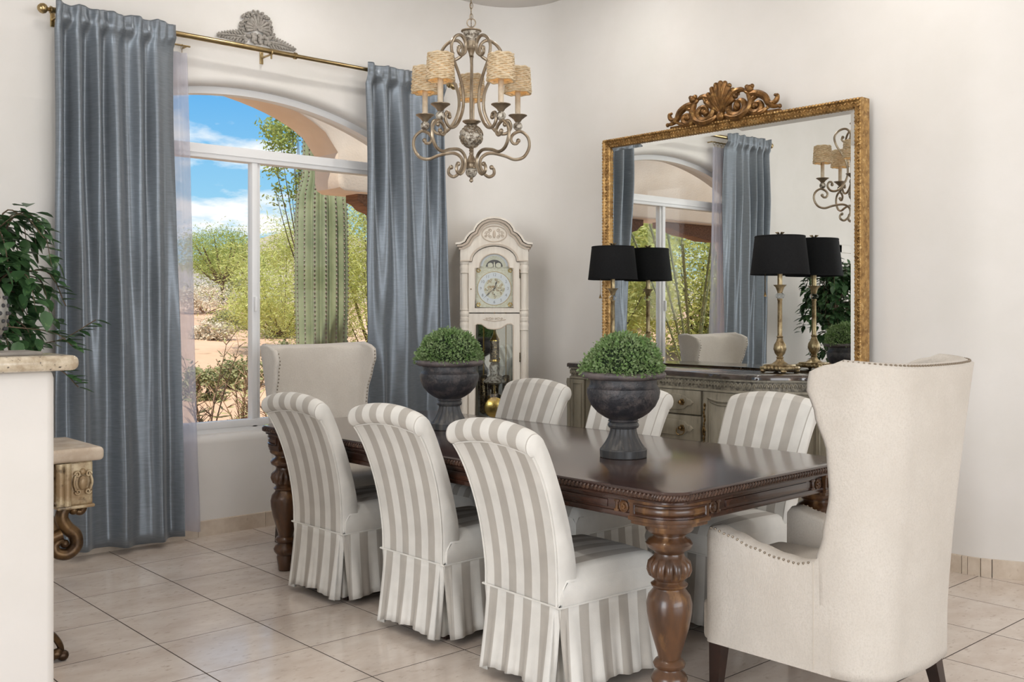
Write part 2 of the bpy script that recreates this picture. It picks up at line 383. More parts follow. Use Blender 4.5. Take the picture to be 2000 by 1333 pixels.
# --- floor: slab of grout with tiles proud of it
mb = MB(); mb.box(-5.3, 9.8, -6.3, 6.4, -.2, -.0007)
floor = struct('floor', mb, 'grout', 'polished travertine tile floor of the dining room', smooth=False)
TP = .466; tm = MB(); tm.box(-TP / 2 + .0016, TP / 2 - .0029, -TP / 2 + .0016, TP / 2 - .0029, -.02, 0, .0012, 1)
tme = mesh_from(tm, 'tile', False)
tme.materials.append(M['tile'])
for i in range(-6, 8):
    for j in range(-8, 5):
        x = 2.238 + (i + .5) * TP; y = 4.236 + (j + .5) * TP
        if y > 6.25 or x > 6.0: continue
        t = obj('tile', tme, None, floor); t.location = (x, y, random.uniform(-.0003, 0))
mb = MB()
for i in range(-16, 17):
    for j in range(-23, 5):
        if -6 <= i < 8 and -8 <= j < 5: continue
        x = 2.238 + (i + .5) * TP; y = 4.236 + (j + .5) * TP
        if not (-5.1 < x < 9.6 and -6.1 < y < 6.3): continue
        mb.add([(x + a * (TP / 2 - .0029), y + b * (TP / 2 - .0029), 0) for a, b in ((-1, -1), (1, -1), (1, 1), (-1, 1))], [(0, 1, 2, 3)])
obj('tile_field', mb, 'tile', floor, smooth=False, kind='stuff')

# --- ceiling
mb = MB(); mb.box(-5.3, 9.8, -6.3, 6.42, CZ, CZ + .18)
struct('ceiling', mb, 'ceiling', 'plain grey-white painted ceiling high above the table', smooth=False)

# --- window wall with an arched opening and a bullnose reveal
UC, HW, ZS, ZP, AP = 3.21, 1.22, .63, 2.60, 2.89       # centre, half width, sill, spring, apex
RA = (HW * HW + (AP - ZP) ** 2) / (2 * (AP - ZP))
def arch_loop(o, nA=28, u=UC, hw=HW, zs=ZS, zp=ZP, ap=AP):
    """opening outline grown outwards by o: bottom row, right column, arch row, left column"""
    h = hw + o; R = (hw * hw + (ap - zp) ** 2) / (2 * (ap - zp)); zc = ap - R; pts = []
    bot = [(u - h + 2 * h * i / 12, zs - o) for i in range(13)]
    zr = zc + sqrt(max((R + o) ** 2 - h * h, 0))
    rgt = [(u + h, zs - o + (zr - zs + o) * i / 10) for i in range(1, 10)]
    top = []
    for i in range(nA + 1):
        x = u + h - 2 * h * i / nA; top.append((x, zc + sqrt((R + o) ** 2 - (x - u) ** 2)))
    lft = [(u - h, zr + (zs - o - zr) * i / 10) for i in range(1, 10)]
    return bot, rgt, top, lft
def wall_with_arch(y, thick, umin, umax, zmax, r=.05, sgn=1, zmin=0):
    m = MB(); prof = [(r * (1 - sin(a)), r * (1 - cos(a))) for a in [k * pi / 2 / 5 for k in range(6)]] + [(0, thick)]
    rows = []
    for o, d in prof:
        b, rg, t, lf = arch_loop(o); rows.append([m.vert((p[0], y + sgn * d, p[1])) for p in b + rg + t + lf])
    n = len(rows[0])
    for a, b in zip(rows, rows[1:]):
        for i in range(n): k = (i + 1) % n; m.f.append((a[i], a[k], b[k], b[i]))
    for rr, yy in ((rows[0], y), (rows[-1], y + sgn * thick)):
        b, rg, t, lf = arch_loop(r if rr is rows[0] else 0); L_ = b + rg + t + lf
        nb, nr, ntp = len(b), len(rg), len(t)
        def strip(ids, proj):
            q = [m.vert((proj(L_[i])[0], yy, proj(L_[i])[1])) for i in ids]
            for k in range(len(ids) - 1): m.f.append((rr[ids[k]], rr[ids[k + 1]], q[k + 1], q[k]))
        strip(list(range(nb)), lambda p: (p[0], zmin))
        strip(list(range(nb - 1, nb + nr + 1)), lambda p: (umax, p[1]))
        strip(list(range(nb + nr, nb + nr + ntp)), lambda p: (p[0], zmax))
        strip(list(range(nb + nr + ntp - 1, n)) + [0], lambda p: (umin, p[1]))
        u0, z0 = L_[0]; u1, z1 = L_[nb + nr]
        for (a, c, e, g) in ((umin, u0, zmin, z0), (u1, umax, zmin, z0), (u1, umax, z1, zmax), (umin, u0, z1, zmax)):
            m.add([(a, yy, e), (c, yy, e), (c, yy, g), (a, yy, g)], [(0, 1, 2, 3)])
    return m
mb = wall_with_arch(WV, .33, -5.2, 5.06, CZ)
wall_left = struct('wall_left', mb, 'wall', 'white plaster wall with the arched window', ang=30)

# --- mirror wall: rounded corner, long run, turn into the hallway
RC = .45; path = [(5.05, WV)]
for k in range(0, 13):
    a = pi / 2 - k * pi / 2 / 12; path.append((WU - RC + RC * cos(a), WV - RC + RC * sin(a)))
path += [(WU, 2.46), (WU + .003, 2.41), (WU + .012, 2.36), (WU + .03, 2.31), (9.45, -6.0)]
def path_wall(path, z0, z1, t, out=1):
    m = MB(); n = len(path); nr = []
    for i in range(n):
        a = Vector(path[max(i - 1, 0)]); b = Vector(path[min(i + 1, n - 1)]); d = (b - a).normalized(); nr.append(Vector((-d.y, d.x)) * out)
    for i in range(n):
        p = Vector(path[i]); q = p + nr[i] * t
        for pt in (p, q):
            for z in (z0, z1): m.vert((pt.x, pt.y, z))
    for i in range(n - 1):
        a, b = 4 * i, 4 * i + 4; m.f += [(a, b, b + 1, a + 1), (a + 2, a + 3, b + 3, b + 2), (a, a + 2, b + 2, b), (a + 1, b + 1, b + 3, a + 3)]
    m.f += [(0, 1, 3, 2), (4 * n - 4, 4 * n - 2, 4 * n - 1, 4 * n - 3)]
    return m
wall_right = struct('wall_right', path_wall(path, 0, CZ, .25), 'wall', 'white plaster wall behind the gold mirror, rounded at the corner', ang=50)

# --- walls behind the camera, each with a big window opening
def holed(axis, c, t, a0, a1, h0, h1, z0, z1):
    m = MB()
    def bx(p, q, e, f):
        if axis == 'y': m.box(p, q, min(c, c + t), max(c, c + t), e, f)
        else: m.box(min(c, c + t), max(c, c + t), p, q, e, f)
    bx(a0, h0, 0, CZ); bx(h1, a1, 0, CZ); bx(h0, h1, 0, z0); bx(h0, h1, z1, CZ); return m
struct('wall_rear', holed('y', -6.0, -.25, -5.2, 9.7, -1.5, 5.5, .45, 3.55), 'wall', 'white wall behind the viewer with a wide window', smooth=False)
struct('wall_side', holed('x', -5.0, -.25, -6.2, 6.4, -2.9, 4.1, .45, 3.55), 'wall', 'white wall at the far side of the room with a wide window', smooth=False)

# --- travertine baseboards, piece by piece
def base_pieces(parent, a, b, nrm, first=.46, h=.098, t=.014):
    a = Vector(a); b = Vector(b); d = b - a; ln = d.length; d.normalize(); s = 0; f = first
    while s < ln - .01:
        e = min(ln, s + f); m = MB()
        p, q = a + d * (s + .0012), a + d * (e - .0012); n = Vector(nrm) * t
        vs = [(p.x, p.y, 0), (q.x, q.y, 0), (q.x + n.x, q.y + n.y, 0), (p.x + n.x, p.y + n.y, 0)]
        vs += [(x, y, h) for x, y, z in vs[:2]] + [(x, y, h - .003) for x, y, z in vs[2:]]
        m.add(vs, [(0, 1, 2, 3), (4, 5, 6, 7), (0, 1, 5, 4), (1, 2, 6, 5), (2, 3, 7, 6), (3, 0, 4, 7)])
        obj('base_tile', m, 'base', parent, smooth=False); s = e; f = TP
mb = MB(); mb.box(-4.98, 5.05, WV - .006, WV + .02, .0, .094)
bl = struct('baseboard_left', mb, 'grout', 'travertine tile baseboard under the window', smooth=False)
base_pieces(bl, (-4.98, WV), (5.05, WV), (0, -1), first=(3.26 + 4.98) % TP)
bp_ = [(5.05, WV - .004)] + [(WU - RC + (RC - .004) * cos(pi / 2 - k * pi / 24), WV - RC + (RC - .004) * sin(pi / 2 - k * pi / 24)) for k in range(13)] + [(WU - .004, 2.46), (WU + .026, 2.31)]
br = struct('baseboard_right', path_wall(bp_, 0, .094, .01), 'grout', 'travertine tile baseboard below the gold mirror', smooth=False)
for k in range(12):
    a0, a1 = pi / 2 - k * pi / 24, pi / 2 - (k + 1) * pi / 24
    base_pieces(br, (5.05 + RC * cos(a0), 5.618 + RC * sin(a0)), (5.05 + RC * cos(a1), 5.618 + RC * sin(a1)), (-cos((a0 + a1) / 2), -sin((a0 + a1) / 2)), first=.5)
base_pieces(br, (WU, 5.618), (WU, 2.54), (-1, 0), first=.30)
base_pieces(br, (WU, 2.54), (WU, 2.455), (-1, 0), first=.09)
base_pieces(br, (WU, 2.455), (WU + .012, 2.36), (-.99, -.08), first=.03)
dv = Vector((7.87, -2.7)) - Vector((5.53, 2.31)); dv.normalize()
base_pieces(br, (WU + .012, 2.36), (WU + .03, 2.31), (-.97, -.22), first=.06)
base_pieces(br, (5.53, 2.31), (7.8, -2.55), (dv.y, -dv.x), first=.42)

# --- the window: frame, transom, mullion, panes
YW = 6.20
win = bpy.data.objects.new('window_1', None); COL.objects.link(win); win['kind'] = 'structure'; win['label'] = 'arched white vinyl window with transom and sliding sash'
def ring(o0, o1, y0, y1):
    m = MB(); A = [sum(arch_loop(o), []) if False else (lambda q: q[0] + q[1] + q[2] + q[3])(arch_loop(o)) for o in (o0, o1)]
    n = len(A[0]); ids = [[m.vert((p[0], y, p[1])) for p in a] for a in A for y in (y0, y1)]
    for i in range(n):
        k = (i + 1) % n
        for a, b in ((0, 1), (1, 3), (3, 2), (2, 0)): m.f.append((ids[a][i], ids[a][k], ids[b][k], ids[b][i]))
    return m
obj('frame', ring(.004, -.045, YW - .035, YW + .035), 'trim', win, ang=30)
ZT0, ZT1 = 2.41, 2.50
m = MB(); m.box(UC - HW, UC + HW, YW - .045, YW + .04, ZT0, ZT1, .006); m.box(UC - HW, UC + HW, YW - .052, YW - .04, ZT0 + .03, ZT0 + .036); obj('transom_bar', m, 'trim', win)
m = MB(); m.box(3.222, 3.262, YW - .035, YW + .03, ZS + .02, ZT0 + .004, .004); m.box(3.262, 3.288, YW - .02, YW + .03, ZS + .02, ZT0 + .004, .004); obj('mullion', m, 'trim', win)
m = MB(); m.box(UC - HW + .02, UC + HW - .02, YW - .04, YW + .03, ZS + .03, ZS + .075, .005); obj('sill_rail', m, 'trim', win)
for a, b in ((UC - HW + .03, 3.235), (3.27, UC + HW - .03)):
    m = MB(); m.box(a, b, YW - .004, YW + .002, ZS + .06, ZT0 + .01); obj('pane', m, 'glass', win, smooth=False)
bt, rg, tp, lf = arch_loop(-.03); m = MB(); out = [(UC + HW - .03, ZT1 - .01)] + [p for p in tp if p[1] > ZT1] + [(UC - HW + .03, ZT1 - .01)]
m.prism(out, YW - .004, YW + .002, lambda a, b, d: (a, d, b)); obj('pane', m, 'glass', win, smooth=False)
m = MB(); m.box(3.232, 3.25, YW - .06, YW - .03, 1.42, 1.52, .005); obj('latch', m, 'trim', win)

# --- door far along the window wall (seen in the mirror)
dr = bpy.data.objects.new('door_1', None); COL.objects.link(dr); dr['kind'] = 'structure'; dr['label'] = 'painted panel door past the ficus'
m = MB()
for a, b, c, d in ((-.75, -.66, 0, 2.17), (.26, .35, 0, 2.17), (-.75, .35, 2.08, 2.17)): m.box(a, b, WV - .03, WV + .02, c, d, .005)
obj('casing', m, 'door', dr)
m = MB(); m.box(-.66, .26, WV - .012, WV + .02, 0.01, 2.08); obj('leaf', m, 'door', dr)
for z0, z1 in ((.15, .85), (1.0, 1.95)):
    for a, b in ((-.58, -.24), (-.16, .18)): m = MB(); m.box(a, b, WV - .024, WV - .01, z0, z1, .008); obj('panel', m, 'door', dr)
m = MB(); m.ball((.2, WV - .06, 1.0), .028); m.tube([(.2, WV - .01, 1.0), (.2, WV - .06, 1.0)], .01); obj('door_knob', m, 'pull', dr)

# --- half wall with granite ledge at the left
m = MB(); m.box(-1.6, 1.07, 3.34, 3.50, 0, 1.245, .03, 3); struct('wall_half', m, 'wall', 'white half wall with rounded end in front of the console table')
m = MB(); m.box(-1.6, 1.125, 3.285, 3.555, 1.24, 1.288, .02, 4)
tag(obj('granite_ledge', m, 'granite'), 'speckled granite ledge with bullnose edge capping the white half wall', 'ledge')

# ================================================================== OUTSIDE
FW = Vector((cos(radians(48.03)), sin(radians(48.03)))); RT = Vector((FW.y, -FW.x))
def at(s, d): p = FW * d + RT * (s * d); return p.x, p.y      # bearing s (tangent right of the view axis), distance d
def ground_z(x, y):
    d = max(0, y - 7.2) ; r = sqrt(max(x, -40) ** 2 * .3 + d * d)
    z = -.12 + .088 * min(r, 19) + .01 * max(0, min(r - 19, 60))
    return z + .06 * sin(x * .7 + 1) * cos(y * .5) * min(1, d / 4)
m = MB()
def gfn(a, b):
    x = -90 + 190 * a; y = 6.4 + 170 * b ** 2.2; return (x, y, ground_z(x, y))
m.grid(gfn, 150, 70)
g = struct('ground', m, 'sand', 'pinkish desert soil outside the window', ang=180)
# hills
m = MB()
def hfn(a, b):
    x = -250 + 600 * a; h = 10 + 9 * sin(a * 9 + 1) + 5 * sin(a * 23) + 3 * sin(a * 51)
    return (x, 190 + 40 * b, 1 + max(2, h) * sin(pi * min(1, b * 1.0) * .5))
m.grid(hfn, 160, 8); m.grid(lambda a, b: (lambda p: (p[0], 230 + 40 * b, p[2] * (1 - b)))(hfn(a, 1)), 160, 3)
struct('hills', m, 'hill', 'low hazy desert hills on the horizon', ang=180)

# patio: arched stucco header on corbels and posts, patio roof
pat = bpy.data.objects.new('patio', None); COL.objects.link(pat); pat['kind'] = 'structure'; pat['label'] = 'peach stucco patio with an arched header outside the window'
m = MB(); y0, y1 = 8.0, 8.4; ua, ub, zb, zt = 1.92, 5.04, 2.53, 3.75
out = [(-2.0, zb), (ua - .08, zb), (ua - .02, zb + .03), (ua, zb + .1), (ua, 2.88)]
for k in range(1, 24):
    t = k / 24; x = ua + (ub - ua) * t; out.append((x, 2.88 + .50 * sqrt(max(0, 1 - (2 * t - 1) ** 2)) ** 1.2))
out += [(ub, 2.88), (ub, zb + .1), (ub + .02, zb + .03), (ub + .08, zb), (9, zb), (9, zt), (-2, zt)]
m.prism(out, y0, y1, lambda a, b, d: (a, d, b), .03); obj('arched_header', m, 'stucco', pat, ang=30)
for x, s, ln in ((5.74, -1, 1), (1.70, -1, 1), (-.40, 1, 3.05)):
    m = MB(); o2 = [(0, 0), (.42, 0), (.42, -.07), (.36, -.09), (.30, -.14), (.22, -.16), (.14, -.2), (0, -.2)]
    m.prism([(x + s * a * ln, zb + b) for a, b in o2], y0 + .1, y1 - .1, lambda a, b, d: (a, d, b), .01); obj('corbel', m, 'corbel', pat, ang=30)
for x in (-.52, 1.80, 5.78):
    m = MB(); m.lathe([(.16, -.1), (.16, .2), (.12, .22), (.12, 2.2), (.15, 2.25), (.15, 2.34)], 20, c=(x, 8.2, 0)); obj('post', m, 'stucco', pat)

# ---------- plants of the desert garden
def leafcloud(m, pts, size, aspect=2.2, jit=.35):
    for p in pts:
        d = Vector((random.gauss(0, 1), random.gauss(0, 1), random.gauss(0, .7)))
        if d.length < 1e-3: continue
        d.normalize(); e = d.orthogonal().normalized(); e.rotate(Matrix.Rotation(random.uniform(0, 6.28), 3, d)); s_ = size * random.uniform(1 - jit, 1 + jit)
        a = Vector(p); l = d * s_ * .5; q = e * s_ * .5 / aspect
        m.add([a - l, a + q, a + l, a - q], [(0, 1, 2, 3)])
def crown_pts(c, r, n, nb=26, tight=.34, shell=.55):
    """n points gathered in nb puffs inside an ellipsoid"""
    pf = []
    for _ in range(nb):
        d = Vector((random.gauss(0, 1), random.gauss(0, 1), random.gauss(0, 1))).normalized() * (random.uniform(shell, 1) ** .6)
        pf.append(Vector((c[0] + d.x * r[0], c[1] + d.y * r[1], c[2] + d.z * r[2])))
    out = []
    for i in range(n):
        p = pf[i % nb]; k = tight * random.uniform(.5, 1.2)
        out.append((p.x + random.gauss(0, k * r[0]), p.y + random.gauss(0, k * r[1]), p.z + random.gauss(0, k * r[2] * .8)))
    return out, pf
def tree(name, label, x, y, zc, r, n, size, mt, group='desert trees outside the window', nb=26, aspect=2.4, tr=.07, bend=.3, seed=0, gz=None, tight=.3):
    random.seed(100 + seed); z0 = ground_z(x, y) if gz is None else gz
    t = thing(name, label, 'tree', (x, y, z0 - .03), 0, group)
    pts, pf = crown_pts((0, 0, zc - z0), r, n, nb, tight)
    pts = [p for p in pts if p[2] > .05]
    m = MB(); leafcloud(m, pts, size, aspect); obj('foliage', m, mt, t, smooth=False, kind='stuff', recalc=False)
    m = MB(); fork = Vector((bend * .3, 0, (zc - z0 - r[2]) * .6 + .15))
    m.tube(spline([(0, 0, 0), (bend * .4, .05, fork.z * .5), fork], 4), [tr * (1 - .05 * i) for i in range(9)], 8)
    for p in pf[:12]:
        m.tube(spline([fork, fork * .5 + p * .5 + Vector((0, 0, -.1 * r[2])), p], 4), [tr * .6 * (1 - .09 * i) for i in range(9)], 6)
    obj('trunk', m, 'bark', t); return t
def shrub(name, label, x, y, r, n, size, mt, seed=0, group='desert shrubs outside the window', aspect=2.0, lift=.85):
    random.seed(300 + seed); z0 = ground_z(x, y)
    t = thing(name, label, 'shrub', (x, y, z0 - .03), 0, group)
    pts, pf = crown_pts((0, 0, r[2] * lift), r, n, 18, .26, .4); m = MB(); leafcloud(m, [p for p in pts if p[2] > .02], size, aspect); obj('foliage', m, mt, t, smooth=False, kind='stuff', recalc=False)
    m = MB()
    for p in pf[:9]: m.tube([(0, 0, 0), (p.x * .5, p.y * .5, abs(p.z) * .6), p], [.02, .014, .006], 5)
    obj('stem', m, 'twig', t); return t
PX = lambda px: (px - 1000) / 1978.9
x, y = at(PX(428), 27); tree('palo_verde_tree', 'round green palo verde tree with a forked dark trunk beyond the pale bush', x, y, 2.95, (.95, .95, .62), 12000, .07, 'mesq', seed=1, tr=.07, gz=1.5, aspect=4)
x, y = at(PX(545), 17); tree('palo_verde_tree', 'broad yellow-green palo verde tree behind the tall saguaro', x, y, 1.95, (.75, .95, .95), 20000, .085, 'palo', seed=2, aspect=7, tr=.03)
x, y = at(PX(722), 14.5); tree('palo_verde_tree', 'pale green palo verde tree between the saguaro and the patio post', x, y, 2.0, (.5, .55, 1.3), 14000, .085, 'palo', seed=3, aspect=7, tr=.03)
x, y = at(PX(582), 12.6); tree('mesquite_tree', 'thin mesquite tree with sparse leaves hanging beside the saguaro top', x, y, 3.5, (.5, .5, .95), 3200, .06, 'mesq', seed=4, nb=40, tight=.13, tr=.018)
x, y = at(PX(475), 36); tree('palo_verde_tree', 'distant small palo verde tree near the hills', x, y, 3.0, (1.3, 1.3, .8), 4000, .12, 'mesq', seed=5)
# trees toward the left garden, seen in the mirror
for k, (x, y, zc, r) in enumerate(((-2.7, 12.6, 2.1, (1.2, 1.2, 2.0)), (-9.0, 18.5, 2.8, (2.0, 1.8, 2.2)), (-6.4, 13.2, 2.0, (1.2, 1.2, 1.9)), (-.2, 16.6, 2.0, (1.2, 1.2, 1.8)))):
    tree('palo_verde_tree', ['yellow palo verde tree behind the ocotillo', 'large yellow-green palo verde tree at the far left of the garden', 'yellow-green palo verde tree left of the ocotillo', 'yellow-green palo verde tree right of the ocotillo'][k], x, y, zc + .2, r, 24000, .11, 'palo', seed=10 + k, aspect=3, tr=.035, nb=40)
# shrubs
for k, (px, d, r, mt, lb) in enumerate((
    (415, 19, (.33, .33, .22), 'pale', 'pale dried brittlebush mound beside the path'),
    (452, 21, (.42, .4, .26), 'sage', 'low olive bush right behind the pale mound'),
    (468, 13.5, (.30, .3, .24), 'sage', 'dark rounded creosote bush in the middle of the sandy path'),
    (393, 12.5, (.22, .22, .22), 'sage', 'small dark bush at the edge of the sheer curtain'),
    (560, 14.0, (.22, .22, .30), 'sage', 'olive bush just right of the window mullion'),
    (545, 20, (.55, .4, .35), 'sage', 'olive bush under the broad palo verde tree'),
    (400, 24, (.8, .5, .35), 'pale', 'straw-coloured brush under the round palo verde tree'),
    (455, 29, (1.2, .6, .5), 'sage', 'grey-green brush line at the foot of the hills'))):
    x, y = at(PX(px), d); shrub('desert_shrub', lb, x, y, r, 3500, .05, mt, seed=k)
for k, (x, y, lb) in enumerate(((-2.9, 9.7, 'leafy bush below the ocotillo'), (-5.2, 10.6, 'leafy bush left of the ocotillo'), (.3, 12.2, 'leafy bush under the right yellow tree'))):
    shrub('desert_shrub', lb, x, y, (.55, .5, .5), 5000, .07, 'palo', seed=20 + k)
# foreground oleander: twigs with narrow leaves just outside the pane
def oleander(x, y, h, ns, seed, lb):
    random.seed(seed); t = thing('oleander', lb, 'shrub', (x, y, ground_z(x, y) - .03), 0, 'twiggy oleanders under the window'); m = MB(); lm = MB()
    for i in range(ns):
        a = random.uniform(0, 6.28); sp = random.uniform(.1, .38); hh = h * random.uniform(.6, 1.05)
        P = spline([(0, 0, 0), (cos(a) * sp * .3, sin(a) * sp * .3, hh * .5), (cos(a) * sp + random.uniform(-.05, .05), sin(a) * sp, hh)], 6)
        m.tube(P, [.009 * (1 - .06 * k) for k in range(len(P))], 5)
        for p in P[5:]:
            for _ in range(random.choice((1, 1, 2))):
                d = Vector((random.gauss(0, 1), random.gauss(0, 1), random.uniform(-.3, 1))).normalized(); l = random.uniform(.07, .13); e = d.orthogonal().normalized() * .009
                lm.add([p, p + d * l * .5 + e, p + d * l, p + d * l * .5 - e], [(0, 1, 2, 3)])
            for _ in range(2):
                q = p + Vector((random.uniform(-.12, .12), random.uniform(-.12, .12), random.uniform(.03, .14))); m.tube([p, q], [.004, .002], 4)
    obj('stem', m, 'twig', t, kind='stuff'); obj('foliage', lm, 'oliveleaf', t, smooth=False, kind='stuff', recalc=False)
x, y = at(PX(402), 8.0); oleander(x, y, 1.12, 7, 41, 'twiggy oleander with narrow leaves just outside the left pane')
x, y = at(PX(470), 8.9); oleander(x, y, .98, 8, 42, 'twiggy oleander growing right in front of the mullion')
x, y = at(PX(535), 9.6); oleander(x, y, .75, 6, 43, 'low twiggy oleander behind the far linen wing chair')

def saguaro(x, y, h, r, lb, arms=(), scar=False, n=18, seed=0, groove=.26):
    random.seed(seed); t = thing('saguaro_cactus', lb, 'cactus', (x, y, ground_z(x, y) - .05), radians(8), 'saguaros outside the window')
    def col(m, sp, P, R):
        K = n * 8; o = len(m.v)
        for (p, rr) in zip(P, R):
            for i in range(K):
                a = 2 * pi * i / K; f = 1 - groove * (1 - abs(cos(n * a / 2)) ** .9)
                m.vert((p[0] + rr * f * cos(a), p[1] + rr * f * sin(a), p[2]))
        for j in range(len(P) - 1):
            for i in range(K): k = (i + 1) % K; m.f.append((o + j * K + i, o + j * K + k, o + (j + 1) * K + k, o + (j + 1) * K + i))
        m.f.append(tuple(o + (len(P) - 1) * K + i for i in range(K)))
        for j in range(len(P) - 1):                     # spine cushions on the crest of each rib
            steps = max(1, int((P[j + 1][2] - P[j][2]) / .045))
            for q in range(steps):
                u = q / steps
                for i in range(n):
                    a = 2 * pi * i / n; rr = (R[j] * (1 - u) + R[j + 1] * u) * 1.01; c = (P[j][0] * (1 - u) + P[j + 1][0] * u + rr * cos(a), P[j][1] * (1 - u) + P[j + 1][1] * u + rr * sin(a), P[j][2] * (1 - u) + P[j + 1][2] * u)
                    s_ = .012; sp.add([(c[0] + s_ * cos(a), c[1] + s_ * sin(a), c[2]), (c[0] - s_ * sin(a), c[1] + s_ * cos(a), c[2]), (c[0] + s_ * sin(a), c[1] - s_ * cos(a), c[2]), (c[0], c[1], c[2] + .022), (c[0], c[1], c[2] - .016)], [(0, 1, 3), (0, 3, 2), (0, 4, 1), (0, 2, 4)])
    m = MB(); sp = MB(); P = []; R = []
    tab = [(0, .82), (.15, .95), (.35, 1.0), (.52, .98), (.60, .70), (.80, .66), (.95, .55), (1.0, .2)] if scar else [(0, .9), (.5, 1), (.92, .85), (1, .2)]
    for k in range(25):
        u = k / 24; P.append((-.06 * u * r if scar else 0, 0, u * h)); R.append(r * lerp_tab(tab, u))
    col(m, sp, P, R)
    for (z, a, l, hh, rr) in arms:
        Q = spline([(0, 0, z), (cos(a) * l * .6, sin(a) * l * .6, z + .02), (cos(a) * l, sin(a) * l, z + .25), (cos(a) * l, sin(a) * l, z + hh)], 6)
        m.tube(Q, [rr * (1 if i < len(Q) - 2 else .7) for i in range(len(Q))], 14)
    obj('body', m, 'cactus', t, ang=180, recalc=False); obj('spines', sp, 'spine', t, smooth=False, kind='stuff', recalc=False)
    if scar:
        m = MB(); m.ball((-r * .45, -r * .62, h * .72), (.06, .05, .17)); obj('scar', m, 'scar', t)
    return t
x, y = at(PX(629), 11.0); saguaro(x, y, 4.6, .285, 'tall ribbed saguaro cactus with a dark scar below the patio arch', scar=True, n=15, seed=3)
saguaro(-.3, 10.7, 2.9, .17, 'pale saguaro cactus with arms behind the ocotillo', arms=((1.2, -.6, .42, .8, .10), (1.5, 2.5, .4, .8, .09)), n=14)
# ocotillo
random.seed(9); t = thing('ocotillo', 'ocotillo with long thorny stalks outside the window', 'cactus', (-1.6, 9.6, ground_z(-1.6, 9.6) - .03)); 
for k in range(9):
    a = k * .7 + .2; l = random.uniform(.5, 1.2); m = MB(); hh = random.uniform(2.3, 3.2)
    P = spline([(0, 0, 0), (cos(a) * l * .45, sin(a) * l * .45, hh * .5), (cos(a) * l, sin(a) * l, hh)], 14); m.tube(P, .017, 6)
    for p in P:
        for _ in range(5):
            d = Vector((random.gauss(0, 1), random.gauss(0, 1), random.gauss(0, 1))).normalized() * .04; e = d.orthogonal().normalized() * .014; m.add([p + d * .3, p + d * .6 + e, p + d * 1.2, p + d * .6 - e], [(0, 1, 2, 3)])
    obj('stalk', m, 'sage', t, smooth=False, recalc=False)
random.seed(77)

# ================================================================== CURTAINS AND ROD
def curtain(name, label, tl, tr, bl, br_, y, zt, zb, npl, seed, mt='curtain', header=True, amp=.05, cat='curtain', solid=.003, zr=3.11):
    random.seed(seed); rnd = random.uniform; n2 = max(3, int(npl * .62))
    def knots(n): return [rnd(-.3, .3) for _ in range(n + 2)], [rnd(.55, 1.3) for _ in range(n + 2)]
    K1, K2 = knots(npl), knots(n2); ph = [rnd(0, 6.28) for _ in range(9)]
    def fold(s, n, K, p0):
        i = s * n; k = min(int(i), n); f = i - k; f = f * f * (3 - 2 * f); w_ = i + K[0][k] * (1 - f) + K[0][min(k + 1, n + 1)] * f
        A = K[1][k] * (1 - f) + K[1][min(k + 1, n + 1)] * f; v = sin(2 * pi * w_ + p0)
        return A * (abs(v) ** 1.0 * (1 if v > 0 else -1)), A * cos(2 * pi * w_ + p0)
    m = MB(); NU = 22 * npl; hs = [.0, .010, .022, .034, .045, .055, .065, .078, .092, .11, .14, .19] if header else []
    rows = [zt - h for h in hs] + [zt - .25 - (zt - .25 - zb) * (k / 54) for k in range(55)] if header else [zt - (zt - zb) * k / 60 for k in range(61)]
    NV = len(rows) - 1
    def fn(s, q):
        z = rows[round(q * NV)]; t = (zt - z) / (zt - zb); u0 = tl + (bl - tl) * t; u1 = tr + (br_ - tr) * t
        b = min(1, max(0, (t - .08) / .75)); b = b * b * (3 - 2 * b)
        s2 = s + .012 * sin(3.3 * t + ph[2]) * sin(pi * s)
        d1, c1 = fold(s2, npl, K1, ph[0]); d2, c2 = fold(s2, n2, K2, ph[1])
        g = .45 + .55 * min(1, t * 5); d = amp * g * (d1 * (1 - .75 * b) + d2 * .95 * b); x = u0 + (u1 - u0) * s + .006 * g * (c1 * (1 - b) + c2 * b) * sin(pi * s) ** .3
        d += .007 * sin(11 * t + 9 * s + ph[4]) * max(0, sin(5 * t + 3 * s + ph[5])) + .004 * sin(23 * t - 14 * s + ph[6]) * b
        zz = z
        if header:
            hd = z - zr; k2 = max(0, min(1, (hd + .10) / .06)); pin = 1 - .75 * max(0, 1 - abs(hd + .03) / .035)
            d = d * (1 - .35 * k2) * pin + .036 * k2 + .006 * k2 * sin(2 * pi * npl * 2.3 * s + ph[7])
            if hd > 0: zz += .006 * sin(2 * pi * npl * .8 * s + ph[3]) * hd / .04
        if q > .985: zz += .010 * sin(7 * s + ph[0])
        return (x, y - d, zz)
    m.grid(fn, NU, NV)
    return tag(obj(name, m, mt, ang=180, solid=solid, recalc=False), label, cat)
curtain('curtain', 'blue-grey silk curtain beside the ficus, gathered on the brass rod', 1.885, 2.585, 1.90, 2.645, 5.935, 3.155, .045, 6, 5, amp=.046)
curtain('curtain', 'blue-grey silk curtain beside the grandfather clock', 3.955, 4.655, 4.03, 4.73, 5.935, 3.150, .045, 5, 12, amp=.050)
curtain('sheer_curtain', 'sheer lavender-white curtain hanging behind the silk curtain by the ficus', 2.30, 2.70, 2.30, 2.785, 6.012, 3.02, .05, 8, 21, 'sheer', False, .022, solid=0)
rod = thing('curtain_rod', 'antique brass curtain rod above the arched window', 'curtain rod', (1.9, 5.935, 3.11))
m = MB(); m.tube([(-.02, 0, 0), (1.52, 0, 0)], .017, 16); obj('pole', m, 'brass', rod)
m = MB(); m.tube([(1.5, 0, -.0), (2.80, 0, -.0)], .0135, 16); obj('pole', m, 'brass', rod)
